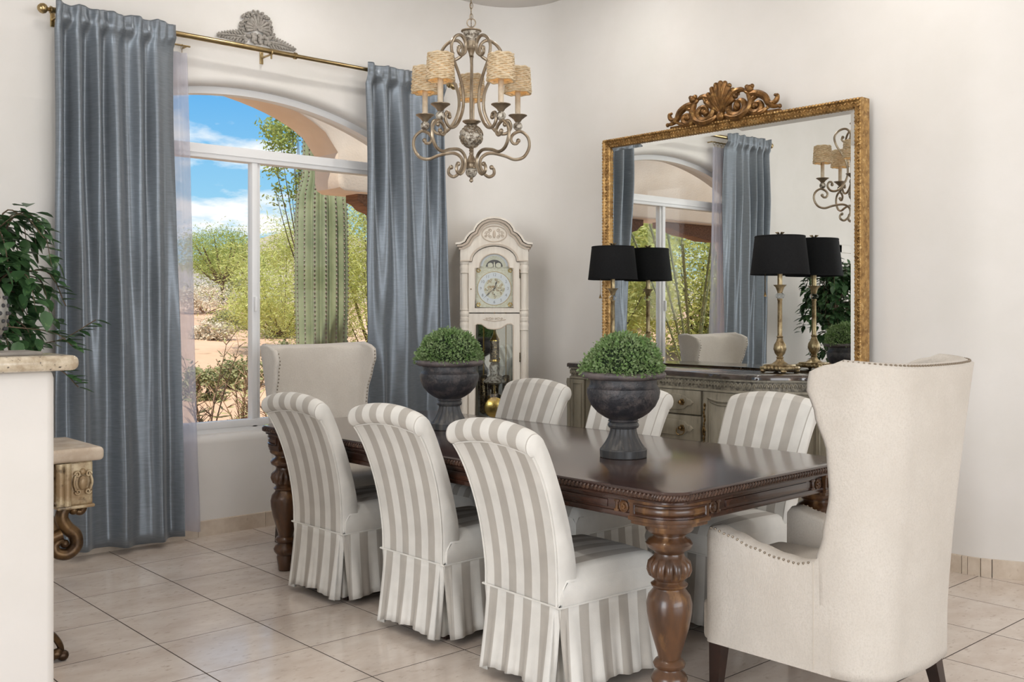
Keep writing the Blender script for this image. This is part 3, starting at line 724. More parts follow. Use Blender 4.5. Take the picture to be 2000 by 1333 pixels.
m = MB(); m.lathe([(.017, 0), (.022, .003), (.022, .02), (.017, .023)], 16, mtx=Matrix.Translation((1.50, 0, 0)) @ Matrix.Rotation(pi / 2, 4, 'Y')); obj('joint_ring', m, 'brass', rod)
for xx, sg in ((-.02, -1), (2.80, 1)):
    m = MB(); m.lathe([(.008, 0), (.02, .004), (.021, .014), (.01, .02), (.012, .027), (.024, .035), (.030, .05), (.026, .066), (.014, .078), (.002, .082)], 18, mtx=Matrix.Translation((xx, 0, 0)) @ Matrix.Rotation(sg * pi / 2, 4, 'Y')); obj('finial', m, 'brass', rod)
for xx in (.02, 1.335, 2.74):
    m = MB(); m.tube([(xx, .005, -.02), (xx, .11, -.02), (xx, .135, -.02)], .007, 8); m.tube(spline([(xx, -.018, .0), (xx, -.014, -.018), (xx, .004, -.024), (xx, .018, -.012)], 4), .006, 8); m.box(xx - .012, xx + .012, .124, .134, -.06, .02, .002); m.tube([(xx, -.004, -.02), (xx, -.004, -.05)], .006, 8); obj('bracket', m, 'brass', rod)
ring_ = thing('sheer_rod', 'thin brass rod with rings carrying the sheer curtain', 'curtain rod', (1.92, 6.012, 3.065))
m = MB(); m.tube([(0, 0, 0), (.80, 0, 0)], .006, 10); m.tube([(.78, 0, 0), (.78, .055, 0)], .006, 8); m.tube([(.02, 0, 0), (.02, .055, 0)], .006, 8); obj('pole', m, 'brass', ring_)
for k in range(9):
    xx = .30 + k * .056; m = MB(); m.tube([(xx, .015 * cos(a), -.009 + .015 * sin(a)) for a in [i * pi / 8 for i in range(16)]], .0018, 6, closed=True); m.tube([(xx, 0, -.024), (xx, 0, -.045)], .002, 6); obj('ring', m, 'brass', ring_)

# ================================================================== WALL CARVING OVER THE WINDOW
ap = thing('plaster_carving', 'grey carved shell with leaf sprays over the arched window', 'wall decor', (3.20, WV, 3.235))
m = MB(); 
for k in range(13):
    a = pi * (k / 12) * 1.16 - .08 * pi; r1 = .082 + .008 * (k % 2)
    m.tube([(.008 * cos(a), -.012, .035 + .008 * sin(a)), (.05 * cos(a), -.022, .035 + .05 * sin(a)), (r1 * cos(a), -.014, .035 + r1 * sin(a))], [.005, .010, .013], 6)
obj('shell', m, 'appl', ap)
random.seed(4); m = MB()
for k in range(90):
    a = -.25 + (pi + .5) * random.random(); r1 = random.uniform(.088, .125); c = (r1 * cos(a), -.014, .035 + r1 * sin(a) * .98)
    m.ball(c, (.011, .009, .007), 6, 4, Matrix.Translation(c) @ Matrix.Rotation(random.uniform(0, 6), 4, 'Y') @ Matrix.Translation((-c[0], -c[1], -c[2])))
for k in range(26): c = (random.uniform(-.09, .09), -.018, random.uniform(-.055, .0)); m.ball(c, (.014, .012, .014), 7, 5)
obj('flower_wreath', m, 'appl', ap)
for sg in (-1, 1):
    m = MB()
    for k in range(9):
        u = k / 8; cx = sg * (.10 + .16 * u); cz = -.03 - .015 * u * u
        for e in (-1, 0, 1):
            c = Vector((cx + (sg * .012 if e == 0 else 0), -.012 - (.006 if e == 0 else 0), cz + e * .024 * (1.25 - u))); m.ball((0, 0, 0), (.021 * (1.15 - .35 * u), .007, .0075), 8, 5, Matrix.Translation(c) @ Matrix.Rotation(e * -sg * .85, 4, 'Y'))
    m.tube([(sg * .08, -.01, -.035), (sg * .28, -.01, -.055)], [.012, .004], 6); obj('leaf_spray', m, 'appl', ap)

# ================================================================== CHAIRS
def stripe_chair(label, group, loc, rz, first=[None]):
    if first[0] is not None:
        c = dup(first[0]); c.location = loc; c.rotation_euler = (0, 0, rz); c['label'] = label; c['group'] = group; return c
    t = thing('dining_chair', label, 'chair', loc, rz, group)
    # backrest : rear skin profile to the roll and down the front (x forward, z up), origin x at the rear seam
    X0 = -.26; ZB = .34
    rear = [(0, .34), (-.002, .45), (-.016, .57), (-.042, .69), (-.078, .80), (-.112, .875), (-.138, .918)]
    roll = [(-.138, .918), (-.152, .921), (-.168, .936), (-.174, .960), (-.166, .985), (-.146, 1.001), (-.120, 1.000), (-.096, .980)]
    front = [(-.096, .980), (-.062, .92), (-.022, .83), (.022, .72), (.060, .60), (.085, .50), (.095, .40)]
    hw = lambda z: .212 + .034 * max(0, (z - .4)) / .6
    def skin(m, prof, nn, tight=0):
        P = spline([(p[0], 0, p[1]) for p in prof], nn); n = len(P) - 1
        def pos(a, b):
            p = P[round(b * n)]; z = p.z; w = hw(z); q = 2 * a - 1; y = q * w
            k = max(0, (z - .6) / .4); ed = max(0, abs(q) - .9) / .1; cx = P[n // 2]
            bul = .006 * (1 - q * q)
            return (X0 + p.x, y, z - .008 * k + .033 * k * (1 - q * q) - .004 * k * ed)
        m.grid(pos, 22, n, lambda a, b: ((2 * a - 1) * .235 + 10 * .102 + .0255, b)); return P
    m = MB(); Pr = skin(m, rear, 4); Pl = skin(m, roll, 4); Pf = skin(m, front, 4)
    outline = Pr + Pl[1:] + Pf[1:]
    back = obj('backrest', m, 'stripe', t, ang=180)
    for s in (-1, 1):       # plain boxing strips on the two sides
        m = MB(); cx = sum(p.x for p in outline) / len(outline); cz = sum(p.z for p in outline) / len(outline)
        n = len(outline); uv = (.02, 0)
        ze = lambda z: z - .012 * max(0, (z - .6) / .4)
        a = [m.vert((X0 + p.x, s * hw(p.z), ze(p.z)), uv) for p in outline]
        nf = len(Pr) + len(Pl) - 1; ins = []
        for i, p in enumerate(outline):
            d = Vector((outline[(i + 1) % n].x - outline[i - 1].x, outline[(i + 1) % n].z - outline[i - 1].z)).normalized(); nn_ = Vector((d.y, -d.x)); 
            ins.append(Vector((p.x, p.z)) + nn_ * .007)
        b = [m.vert((X0 + q.x, s * (hw(q.y) + .007), ze(q.y)), uv) for q in ins]
        for i in range(n - 1): m.f.append((a[i], a[i + 1], b[i + 1], b[i]))
        m.f.append(tuple(b)); obj('side_boxing', m, 'stripe', back, ang=60)
        m = MB(); m.tube([(X0 + p.x - .003, s * (hw(p.z) - .001), ze(p.z)) for p in Pr], .0045, 6); obj('piping', m, 'stripe', back)
        me_ = back
    m = MB(); m.tube([(X0 - .140, (2 * k / 20 - 1) * .229, .911 + .026 * (1 - (2 * k / 20 - 1) ** 2)) for k in range(21)], .004, 6)
    for v in range(len(m.v)): m.uv[v] = (.02, 0)
    obj('piping', m, 'stripe', back)
    # seat
    m = MB(); xa, xb, wy = -.244, .275, .225
    def se(q, w, r=.05):
        return max(-1, min(1, q)) * w
    def top(a, b):
        p, q = 2 * a - 1, 2 * b - 1; ex = max(0, abs(p) - .82) / .18; ey = max(0, abs(q) - .82) / .18
        z = .475 + .022 * (1 - p * p) * (1 - q * q) - .045 * (1 - sqrt(max(0, 1 - ex * ex))) - .045 * (1 - sqrt(max(0, 1 - ey * ey))) * (1 - .4 * ex)
        return ((xa + xb) / 2 + p * (xb - xa) / 2, q * wy, z)
    m.grid(top, 26, 26, lambda a, b: ((2 * b - 1) * wy + 10 * .102 + .0255, a)); obj('seat', m, 'stripe', t, ang=180)
    m = MB(); uv = (.02, 0)
    def side(a, b):
        k = (a * 4) % 4.0; i = min(3, int(k)) if a < 1 else 3; f = k - i if a < 1 else 1
        C = [(-1, -1), (1, -1), (1, 1), (-1, 1), (-1, -1)]; p = C[i][0] + (C[i + 1][0] - C[i][0]) * f; q = C[i][1] + (C[i + 1][1] - C[i][1]) * f
        T = top((p + 1) / 2, (q + 1) / 2); z = T[2] * b + .34 * (1 - b); bul = .008 * sin(pi * b)
        return (T[0] + p * bul * (abs(p) > .99), T[1] + q * bul * (abs(q) > .99), z)
    m.grid(side, 80, 5, lambda a, b: (.0255, b)); obj('seat_boxing', m, 'stripe', t, ang=50)
    # welt
    m = MB(); hx0, hx1, hy = X0 - .005, .28, .229
    m.tube([(hx0, -hy, .345), (hx1, -hy, .345), (hx1, hy, .345), (hx0, hy, .345)], .0042, 6, closed=True)
    for v in range(len(m.v)): m.uv[v] = (.02, 0)
    obj('welt', m, 'stripe', t)
    # skirt: four panels with corner pleats
    random.seed(3)
    for k, (p0, p1, n) in enumerate((((hx0, hy), (hx0, -hy), (-1, 0)), ((hx0, -hy), (hx1, -hy), (0, -1)), ((hx1, -hy), (hx1, hy), (1, 0)), ((hx1, hy), (hx0, hy), (0, 1)))):
        p0 = Vector(p0); p1 = Vector(p1); n = Vector(n); d = (p1 - p0); ln = d.length; d.normalize(); ph = random.uniform(0, 6)
        def fn(a, b, p0=p0, d=d, n=n, ln=ln, ph=ph):
            s = a; e = max(0, abs(2 * s - 1) - .88) / .12; fl = .030 * b ** 1.3 + .006 * b * sin(2 * pi * s * 4.5 + ph) + .005 * b * b * sin(2 * pi * s * 9 + 2 * ph)
            fl += .012 * b * max(0, 1 - abs(abs(2 * s - 1) - .80) / .12)      # cloth swells beside the pleat
            tuck = e ** 1.5 * (.010 + .026 * b); spread = (2 * s - 1) * (.006 * b) 
            gap = (.004 + .042 * b) * (1 if s > .5 else -1) * -1 * (e > 0)
            p = p0 + d * (s * ln + spread + gap) + n * (fl - tuck)
            z = .345 - b * (.325 - .030 * (1 - (2 * s - 1) ** 2) + .004 * sin(17 * s + ph))
            return (p.x, p.y, z)
        m = MB(); m.grid(fn, 64, 10, lambda a, b, ln=ln: ((a - .5) * ln + .0255 + .102 * 5, b)); obj('skirt_panel', m, 'stripe', t, ang=180, solid=.004)
    for sx, sy in ((hx0, -hy), (hx1, -hy), (hx1, hy), (hx0, hy)):    # gathered fold hanging inside each corner
        cx, cy = sx - (.055 if sx > 0 else -.055), sy - (.055 if sy > 0 else -.055); m = MB(); dx_, dy_ = (1 if sx > 0 else -1), (1 if sy > 0 else -1)
        def fn(a, b, cx=cx, cy=cy, dx_=dx_, dy_=dy_):
            q = 2 * a - 1; o = .012 * b * cos(3 * pi * a); return (cx + dx_ * o - q * dy_ * dx_ * .012 * (1 + b), cy + dy_ * o + q * .012 * (1 + b), .345 - .32 * b)
        m.grid(fn, 14, 6, lambda a, b: (.02, b)); obj('pleat_fold', m, 'stripe', t, ang=180, solid=.004)
        m = MB(); m.box(cx - dx_ * .035 - .018, cx - dx_ * .035 + .018, cy - dy_ * .035 - .018, cy - dy_ * .035 + .018, 0, .345); obj('leg', m, 'legdark', t, smooth=False)
    first[0] = t; return t
LEFTG, RIGHTG = 'striped chairs along the open side of the table', 'striped chairs along the sideboard side of the table'
stripe_chair('striped skirted dining chair with its back to us, next to the front table leg', LEFTG, (2.86, 2.83, 0), radians(-3))
stripe_chair('striped skirted dining chair with its back to us, middle of its row', LEFTG, (2.915, 3.615, 0), radians(1))
stripe_chair('striped skirted dining chair with its back to us, next to the window-end table leg', LEFTG, (2.915, 4.41, 0), radians(2))
stripe_chair('striped dining chair facing us across the table in front of the grandfather clock', RIGHTG, (3.71, 4.34, 0), radians(180))
stripe_chair('striped dining chair facing us across the table behind the urn nearest the mirror', RIGHTG, (3.75, 3.63, 0), radians(180))
stripe_chair('striped dining chair facing us across the table beside the high-backed linen wing chair', RIGHTG, (3.91, 2.87, 0), radians(178))

def wing_chair(label, loc, rz, first=[None]):
    if first[0] is not None:
        c = dup(first[0]); c.location = loc; c.rotation_euler = (0, 0, rz); c['label'] = label; return c
    t = thing('wing_chair', label, 'chair', loc, rz, 'linen wing chairs at the two table ends')
    # local: faces +y, x lateral. shell wraps from left seam round the back to the right seam
    Z0, Z1 = .19, 1.215; TH = .075
    hw = lambda z: .316 + .010 * (z / .6) + .032 * max(0, (z - .62) / .6) ** 1.4
    yb = lambda z: -.02 - .075 * max(0, (z - .35) / .86) ** 1.2
    yf = lambda z: lerp_tab([(.19, .19), (.57, .19), (.64, .165), (.80, .135), (.93, .14), (1.06, .18), (1.13, .205), (1.18, .195), (1.205, .155), (1.216, .10)], z)
    NS, NZ = 56, 34
    def shell(i, z, off):
        w_, b_, f_ = hw(z) - off, yb(z) + off, yf(z); R = .17 - off * .6
        l1 = max(.001, f_ - b_ - R); l2 = R * pi / 2; l3 = 2 * (w_ - R); tot = 2 * l1 + 2 * l2 + l3; s = i / NS * tot
        if s < l1: return (-w_, f_ - s)
        s -= l1
        if s < l2: a = s / R; return (-w_ + R - R * cos(a), b_ + R - R * sin(a))
        s -= l2
        if s < l3: return (-w_ + R + s, b_ - .012 * sin(pi * s / l3))
        s -= l3
        if s < l2: a = s / R; return (w_ - R + R * sin(a), b_ + R - R * cos(a))
        s -= l2; return (w_, b_ + R + s)
    zs = [Z0 + (Z1 - Z0) * (j / NZ) for j in range(NZ + 1)]
    zs = zs[:-1] + [1.195, 1.209, 1.2155]
    def topwave(i): q = abs(2 * i / NS - 1); return .016 * (max(0, (q - .25) / .75)) ** 1.5 - .004
    m = MB()
    lay = []
    for off in (0, TH):
        L_ = []
        for z in zs:
            zz = z + (topwave(0) if False else 0)
            row = []
            for i in range(NS + 1):
                qe = min(1, max(0, (abs(2 * i / NS - 1) - .45) / .4)); p = shell(i, z, off * (1 - .6 * qe * (z > .5))); k = max(0, (z - 1.0) / .215); row.append(m.vert((p[0], p[1], z + topwave(i) * k - (.006 if off and z > 1.2 else 0))))
            L_.append(row)
        lay.append(L_)
    for li, L_ in enumerate(lay):
        for j in range(len(zs) - 1):
            for i in range(NS): m.f.append((L_[j][i], L_[j][i + 1], L_[j + 1][i + 1], L_[j + 1][i]))
    # rounded front edges and top edge
    for col in (0, NS):
        mid = []
        for j in range(len(zs)):
            a = Vector(m.v[lay[0][j][col]]); b = Vector(m.v[lay[1][j][col]]); mid.append(m.vert((a + b) / 2 + Vector((0, .022, 0))))
        for j in range(len(zs) - 1):
            m.f.append((lay[0][j][col], lay[0][j + 1][col], mid[j + 1], mid[j])); m.f.append((mid[j], mid[j + 1], lay[1][j + 1][col], lay[1][j][col]))
        if col == 0: midL = mid[-1]
        else: midR = mid[-1]
    mt_ = []
    for i in range(NS + 1):
        a = Vector(m.v[lay[0][-1][i]]); b = Vector(m.v[lay[1][-1][i]]); mt_.append(midL if i == 0 else midR if i == NS else m.vert((a + b) / 2 + Vector((0, 0, .016))))
    for i in range(NS): m.f.append((lay[0][-1][i], lay[0][-1][i + 1], mt_[i + 1], mt_[i])); m.f.append((mt_[i], mt_[i + 1], lay[1][-1][i + 1], lay[1][-1][i]))
    for i in range(NS): m.f.append((lay[0][0][i], lay[0][0][i + 1], lay[1][0][i + 1], lay[1][0][i]))
    back = obj('backrest', m, 'linen', t, ang=180)
    # nails: along top edge of the back and the wing edges (outer side)
    m = MB()
    for i in range(1, NS):
        for u in (0,):
            p = shell(i + u, 1.2155, .012); m.ball((p[0], p[1], 1.222 + topwave(min(NS, i + u))), .0048, 6, 4)
    for s in (-1, 1):
        for k in range(23):
            z = .70 + k * .0218; f_ = yf(z)
            m.ball((s * (hw(z) - .022), f_ + .018, z), .0048, 6, 4)
    obj('nail_trim', m, 'nail', t, kind='stuff')
    # arms
    for s in (-1, 1):
        x1 = s * .309; x0 = s * .232
        tops = [(.15, .60), (.19, .585), (.225, .558), (.28, .546), (.36, .552), (.46, .570), (.56, .596), (.63, .612), (.645, .612), (.653, .606), (.657, .595)]
        m = MB(); ys = [.15 + .507 * k / 44 for k in range(45)]; rows = []; xo = x1 + s * .014
        for y_ in ys:
            zt_ = lerp_tab(tops, y_); e_ = max(0, (y_ - .640) / .017); q = .006 * e_ * e_
            rows.append([m.vert((xo - s * (d_ + q), y_, z_)) for d_, z_ in ((0, .192), (0, .40), (0, zt_ - .016), (.004, zt_ - .005), (.014, zt_), (abs(xo - x0) - .014, zt_), (abs(xo - x0) - .004, zt_ - .005), (abs(xo - x0), zt_ - .016), (abs(xo - x0), .192))])
        for A, B in zip(rows, rows[1:]):
            for k in range(8): m.f.append((A[k], A[k + 1], B[k + 1], B[k]))
            m.f.append((A[8], A[0], B[0], B[8]))
        m.f += [tuple(rows[0]), tuple(reversed(rows[-1]))]; arm = obj('arm', m, 'linen', t, ang=60)
        m = MB()
        for k in range(22): y_ = .235 + .0192 * k; m.ball((xo - s * .004, y_, lerp_tab(tops, y_) - .004), .0048, 6, 4)
        obj('nail_trim', m, 'nail', arm, kind='stuff')
        m = MB(); m.tube([(x1 + s * .0135, .214, z) for z in (.20, .35, .5, .56)], .0022, 5); obj('seam', m, 'linenseam', arm)
    # inner back cushion, seat cushion, rail
    m = MB(); m.box(-.238, .238, .03, .705, .335, .475, .045, 4); obj('seat_cushion', m, 'linen', t, ang=180)
    m = MB(); m.box(-.305, .305, .16, .69, .19, .34, .02, 3); obj('seat_rail', m, 'linen', t, ang=60)
    for sx, y0, dy in ((-1, .635, .015), (1, .635, .015), (-1, .07, -.05), (1, .07, -.05)):
        m = MB(); cx = sx * (.27 if y0 > .3 else .235); a = .028; b = .018
        vs = [(cx + i * a, y0 + j * a, .2) for i, j in ((-1, -1), (1, -1), (1, 1), (-1, 1))] + [(cx + i * b + sx * .0, y0 + dy + j * b, 0) for i, j in ((-1, -1), (1, -1), (1, 1), (-1, 1))]
        m.add(vs, [(0, 1, 2, 3), (4, 5, 6, 7), (0, 1, 5, 4), (1, 2, 6, 5), (2, 3, 7, 6), (3, 0, 4, 7)]); obj('leg', m, 'legdark', t, smooth=False)
    first[0] = t; return t
wing_chair('linen wing chair seen from behind at the table end away from the window', (3.395, 1.67, 0), radians(1)).scale = (1, 1, 1.022)
wing_chair('linen wing chair facing us at the window end of the table', (3.34, 5.62, 0), radians(180)).scale = (1, 1, .99)

# ================================================================== TABLE
TU0, TU1, TV0, TV1, TZ = 2.70, 3.925, 2.20, 5.10, .80
tb = thing('dining_table', 'long carved walnut dining table with turned legs', 'table', ((TU0 + TU1) / 2, (TV0 + TV1) / 2, 0), radians(.7))
hx, hy = (TU1 - TU0) / 2, (TV1 - TV0) / 2
def rrect(hx, hy, r, n=8):
    o = []
    for cx, cy, a0 in ((hx - r, hy - r, 0), (-hx + r, hy - r, pi / 2), (-hx + r, -hy + r, pi), (hx - r, -hy + r, 1.5 * pi)):
        for k in range(n + 1): a = a0 + k * pi / 2 / n; o.append((cx + r * cos(a), cy + r * sin(a)))
    return o
def moulding(prof, hx, hy, r, n=8):
    m = MB(); rings = [rrect(hx + o, hy + o, max(.005, r + o), n) for o, z in prof]; k = len(rings[0])
    ids = [[m.vert((p[0], p[1], z)) for p in rg] for rg, (o, z) in zip(rings, prof)]
    for a, b in zip(ids, ids[1:]):
        for i in range(k): j = (i + 1) % k; m.f.append((a[i], a[j], b[j], b[i]))
    m.f.append(tuple(ids[0])); m.f.append(tuple(reversed(ids[-1]))); return m
top = obj('tabletop', moulding([(-.012, TZ), (-.004, TZ - .001), (0, TZ - .006), (-.002, TZ - .012)], hx, hy, .10), 'woodtop', tb, ang=30)
obj('edge_moulding', moulding([(-.006, TZ - .011), (.002, TZ - .016), (-.002, TZ - .030), (-.016, TZ - .040), (-.016, TZ - .046), (-.03, TZ - .05)], hx, hy, .10), 'wooddark', tb, ang=30)
m = MB(); P = rrect(hx - .001, hy - .001, .10, 14); per = []
for i in range(len(P)):
    a, b = Vector(P[i]), Vector(P[(i + 1) % len(P)]); l = (b - a).length; n = max(1, round(l / .019))
    for k in range(n): per.append((a + (b - a) * (k / n), (b - a).normalized()))
for p, d in per:
    ang = atan2(d.y, d.x); mt_ = Matrix.Translation((p.x, p.y, TZ - .021)) @ Matrix.Rotation(ang, 4, 'Z') @ Matrix.Rotation(.6, 4, 'Y')
    m.ball((0, 0, 0), (.0065, .005, .0125), 6, 4, mt_)
obj('leaf_carving', m, 'carve', tb, kind='stuff')
ZA0, ZA1 = TZ - .112, TZ - .046; ins = .035
for side, (ax, L0) in {'x': ('x', hx), 'y': ('y', hy)}.items():
    for s in (-1, 1):
        c = s * ((hy if ax == 'x' else hx) - ins); h = (hx if ax == 'x' else hy) - .19
        def bx(m, a0, a1, d0, d1, z0, z1, r):
            lo, hi = sorted((c - s * d1, c - s * d0))
            if ax == 'x': m.box(a0, a1, lo, hi, z0, z1, r)
            else: m.box(lo, hi, a0, a1, z0, z1, r)
        m = MB(); bx(m, -h - .06, h + .06, 0, .03, ZA0, ZA1, .003); ar = obj('apron', m, 'wooddark', tb)
        m = MB(); bx(m, -h - .05, h + .05, -.006, .01, ZA0 - .006, ZA0 + .014, .004); bx(m, -h - .05, h + .05, -.004, .01, ZA1 - .014, ZA1, .003); obj('apron_bead', m, 'wooddark', ar)
        m = MB(); bx(m, -h + .145, h - .145, -.006, .01, ZA0 + .020, ZA1 - .016, .005); obj('apron_panel', m, 'wooddark', ar)
        for e in (-1, 1):
            a = e * (h - .066); zc = (ZA0 + ZA1) / 2
            m = MB(); prof = [(a_ * .64, b_) for a_, b_ in [(.034, 0), (.034, .006), (.028, .009), (.022, .004), (.017, .004), (.013, .010), (.007, .011), (.004, .007), (.001, .007)]]
            rot = Matrix.Rotation(pi / 2, 4, 'X') if ax == 'x' else Matrix.Rotation(pi / 2, 4, 'Y')
            if ax == 'x': rot = Matrix.Rotation(pi / 2 if s < 0 else -pi / 2, 4, 'X')
            else: rot = Matrix.Rotation(-pi / 2 if s < 0 else pi / 2, 4, 'Y')
            pos = (a, c, zc) if ax == 'x' else (c, a, zc)
            m.lathe(prof, 24, mtx=Matrix.Translation(pos) @ rot); obj('roundel', m, 'wood', ar)
            m = MB(); aa = a - e * .034; bx(m, aa - .006, aa + .006, -.007, .01, zc - .018, zc + .018, .004); bx(m, aa - .012, aa + .012, -.007, .01, zc + .012, zc + .022, .003); bx(m, aa - .012, aa + .012, -.007, .01, zc - .022, zc - .012, .003); obj('bow_ornament', m, 'wood', ar)
lp = [(.030, 0), (.040, .004), (.043, .03), (.050, .075), (.046, .085), (.05, .09), (.062, .105), (.066, .12), (.058, .135), (.044, .146), (.042, .152), (.054, .160), (.058, .172), (.05, .184), (.040, .19), (.042, .205), (.054, .245), (.070, .30), (.080, .355), (.082, .385), (.075, .415), (.058, .436), (.056, .442), (.064, .448), (.066, .455), (.056, .462), (.053, .468), (.056, .474),
      (.074, .486), (.083, .508), (.078, .532), (.06, .549), (.054, .556), (.052, .566), (.06, .575), (.078, .585), (.083, .600), (.074, .614), (.058, .622), (.056, .63), (.066, .636), (.080, .645), (.086, .652), (.086, TZ - .128)]
def gad(a, r, z):
    if .474 < z < .549:
        k = sin(pi * (z - .474) / .075); return r * (1 - .20 * k * (1 - abs(sin(a * 7)) ** .7))
    return r
lm = MB(); lm.lathe(lp, 84, gad); lme = mesh_from(lm, 'leg', True, 50); lme.materials.append(M['wood'])
for sx in (-1, 1):
    for sy in (-1, 1):
        lx, ly = sx * (hx - .118), sy * (hy - .118); l = obj('leg', lme, None, tb); l.location = (lx, ly, 0)
        def blk(h, r):      # square block whose outer corner is a big quarter round
            o = [(-h, -h), (h, -h)] + [(h - r + r * cos(k * pi / 24), h - r + r * sin(k * pi / 24)) for k in range(13)] + [(-h, h)]
            return [(lx + sx * a, ly + sy * b) for a, b in o]
        G = lambda a, b, d: (a, b, d)
        m = MB(); m.prism(blk(.100, .125), TZ - .046, ZA0 + .004, G); cb = obj('corner_block', m, 'wood', tb, ang=40)
        m = MB(); m.prism(blk(.104, .128), ZA0 - .008, ZA0 + .008, G, .004); m.prism(blk(.096, .11), ZA0 - .022, ZA0 - .006, G, .004); m.prism(blk(.104, .128), ZA1 - .012, ZA1, G, .003); obj('block_moulding', m, 'wood', cb, ang=40)
        arc = [(lx + sx * a, ly + sy * b) for a, b in [(.1, -.075), (.1, -.04)] + [(-.025 + .125 * cos(k * pi / 24), -.025 + .125 * sin(k * pi / 24)) for k in range(13)] + [(-.04, .1), (-.075, .1)]]
        zc = (ZA0 + ZA1) / 2
        def off(p, k): d = Vector((p[0] - lx + sx * .06, p[1] - ly + sy * .06)).normalized(); return (p[0] + d.x * k, p[1] + d.y * k)
        m = MB(); m.tube([(*off(p, .003), zc - .018) for p in arc] + [(*off(p, .003), zc + .019) for p in reversed(arc)], .0055, 6, closed=True); obj('panel_bead', m, 'wooddark', cb)
        m = MB(); m.grid(lambda a, b: (*off(arc[round(a * (len(arc) - 1))], .005 * sin(pi * b) ** .5), zc - .012 + .025 * b), len(arc) - 1, 6); obj('block_panel', m, 'wood', cb, ang=180)

# ================================================================== URNS WITH BOXWOOD
def urn(label, loc, rz, seed, copy_of=None):
    random.seed(seed)
    t = thing('boxwood_urn', label, 'planter', loc, rz, 'boxwood urns on the table')
    m = MB(); prof = [(.02, .155), (.060, .155), (.068, .160), (.064, .168), (.085, .178), (.115, .198), (.142, .228), (.158, .262), (.163, .290), (.160, .306), (.154, .310), (.148, .325), (.148, .345), (.154, .352), (.154, .356), (.05, .352)]
    m.lathe(prof, 56); obj('bowl', m, 'urn', t, ang=35)
    m = MB(); m.lathe([(.150, .346), (.168, .348), (.185, .356), (.190, .366), (.186, .376), (.172, .382), (.150, .380), (.140, .372), (.140, .35)], 56, fn=lambda a, r, z: r * (1 + (.003 * sin(a * 22)) * (r > .16))); obj('rim', m, 'urnrim', t, ang=60)
    m = MB(); m.lathe([(.058, .128), (.066, .132), (.070, .142), (.066, .152), (.060, .158)], 40); m.lathe([(.10, 0), (.104, .003), (.105, .034), (.101, .040)], 48); obj('foot', m, 'urnfoot', t, ang=35)
    m = MB(); m.lathe([(.101, .036), (.096, .044), (.082, .064), (.068, .090), (.060, .115), (.059, .132)], 96, fn=lambda a, r, z: r * (1 - .075 * abs(sin(a * 8)) ** 3)); obj('fluted_stem', m, 'urnfoot', t, ang=60)
    R, H = .170, .175; z0 = .362
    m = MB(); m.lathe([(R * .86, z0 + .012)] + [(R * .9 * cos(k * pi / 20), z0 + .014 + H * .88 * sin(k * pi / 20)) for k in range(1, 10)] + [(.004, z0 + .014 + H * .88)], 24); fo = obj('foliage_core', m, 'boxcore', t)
    m = MB()
    for k in range(6200):
        a = random.uniform(0, 2 * pi); ph = math.asin(random.uniform(-.08, 1)); q = 1 + random.gauss(0, .045) + .06 * sin(3 * a + seed) * cos(4 * ph) + .03 * sin(7 * a) * sin(5 * ph)
        d = Vector((cos(a) * cos(ph), sin(a) * cos(ph), sin(ph))); p = Vector((d.x * R * q, d.y * R * q, z0 + d.z * H * q))
        if p.z < z0 + .004: p.z = z0 + random.uniform(0, .03)
        dr_ = (d + Vector((random.gauss(0, .7), random.gauss(0, .7), random.gauss(0, .7)))).normalized(); e = dr_.orthogonal().normalized(); e.rotate(Matrix.Rotation(random.uniform(0, 6.28), 3, dr_))
        l = random.uniform(.011, .019); w_ = l * .33; n_ = dr_.cross(e) * .0015
        m.add([p, p + dr_ * l * .5 + e * w_ - n_, p + dr_ * l, p + dr_ * l * .5 - e * w_ - n_], [(0, 1, 2), (0, 2, 3)])
    obj('foliage', m, 'box', t, smooth=False, kind='stuff', recalc=False); return t
urn('charcoal urn of boxwood standing nearest the carved front table leg', (3.265, 2.915, TZ), .2, 2).scale = (.965, .965, .965)
urn('charcoal urn of boxwood standing toward the window end of the table', (3.345, 4.215, TZ), 1.1, 5).scale = (.965, .965, .965)

# ================================================================== CHANDELIER
CU, CV = 3.40, 4.10; S = .2775 * .00269; ZC = lambda cy: 1.43 + (606 - .2775 * cy) * .00269
ch = thing('chandelier', 'five-arm scrolled chandelier with woven shades over the table', 'chandelier', (CU, CV, 0), radians(48.03))
m = MB(); m.lathe([(.004, ZC(400)), (.012, ZC(395)), (.012, ZC(385)), (.020, ZC(352)), (.026, ZC(345)), (.024, ZC(335)), (.020, ZC(318)), (.024, ZC(298)), (.022, ZC(290))], 24); obj('hub', m, 'champ', ch)
m = MB(); m.lathe([(.022, ZC(292)), (.030, ZC(275)), (.042, ZC(240)), (.046, ZC(228))], 24); obj('filigree_cup', m, 'filigree', ch)
m = MB(); m.lathe([(.046, ZC(228)), (.054, ZC(222)), (.054, ZC(216)), (.03, ZC(206)), (.008, ZC(200)), (.006, ZC(192))], 28); obj('top_plate', m, 'champ', ch)
m = MB(); m.tube([(0, .0225 * cos(a), ZC(162) + .0225 * sin(a)) for a in [k * pi / 14 for k in range(28)]], .0032, 8, closed=True); obj('ring', m, 'champ', ch)
z = ZC(135); k = 0
while z < CZ - .05:
    m = MB(); P = []
    for i in range(20):
        a = 2 * pi * i / 20; xx, zz = .008 * cos(a), .017 * sin(a) + .0; P.append((xx if k % 2 else 0, 0 if k % 2 else xx, z + .012 + zz * 1.0))
    m.tube(P, .0022, 6, closed=True); obj('chain_link', m, 'champ', ch); z += .029; k += 1
m = MB(); m.tube([(.002, .0, ZC(190)), (-.002, .002, ZC(60)), (0, 0, CZ - .03)], .0022, 6); obj('cord', m, 'bronze', ch)
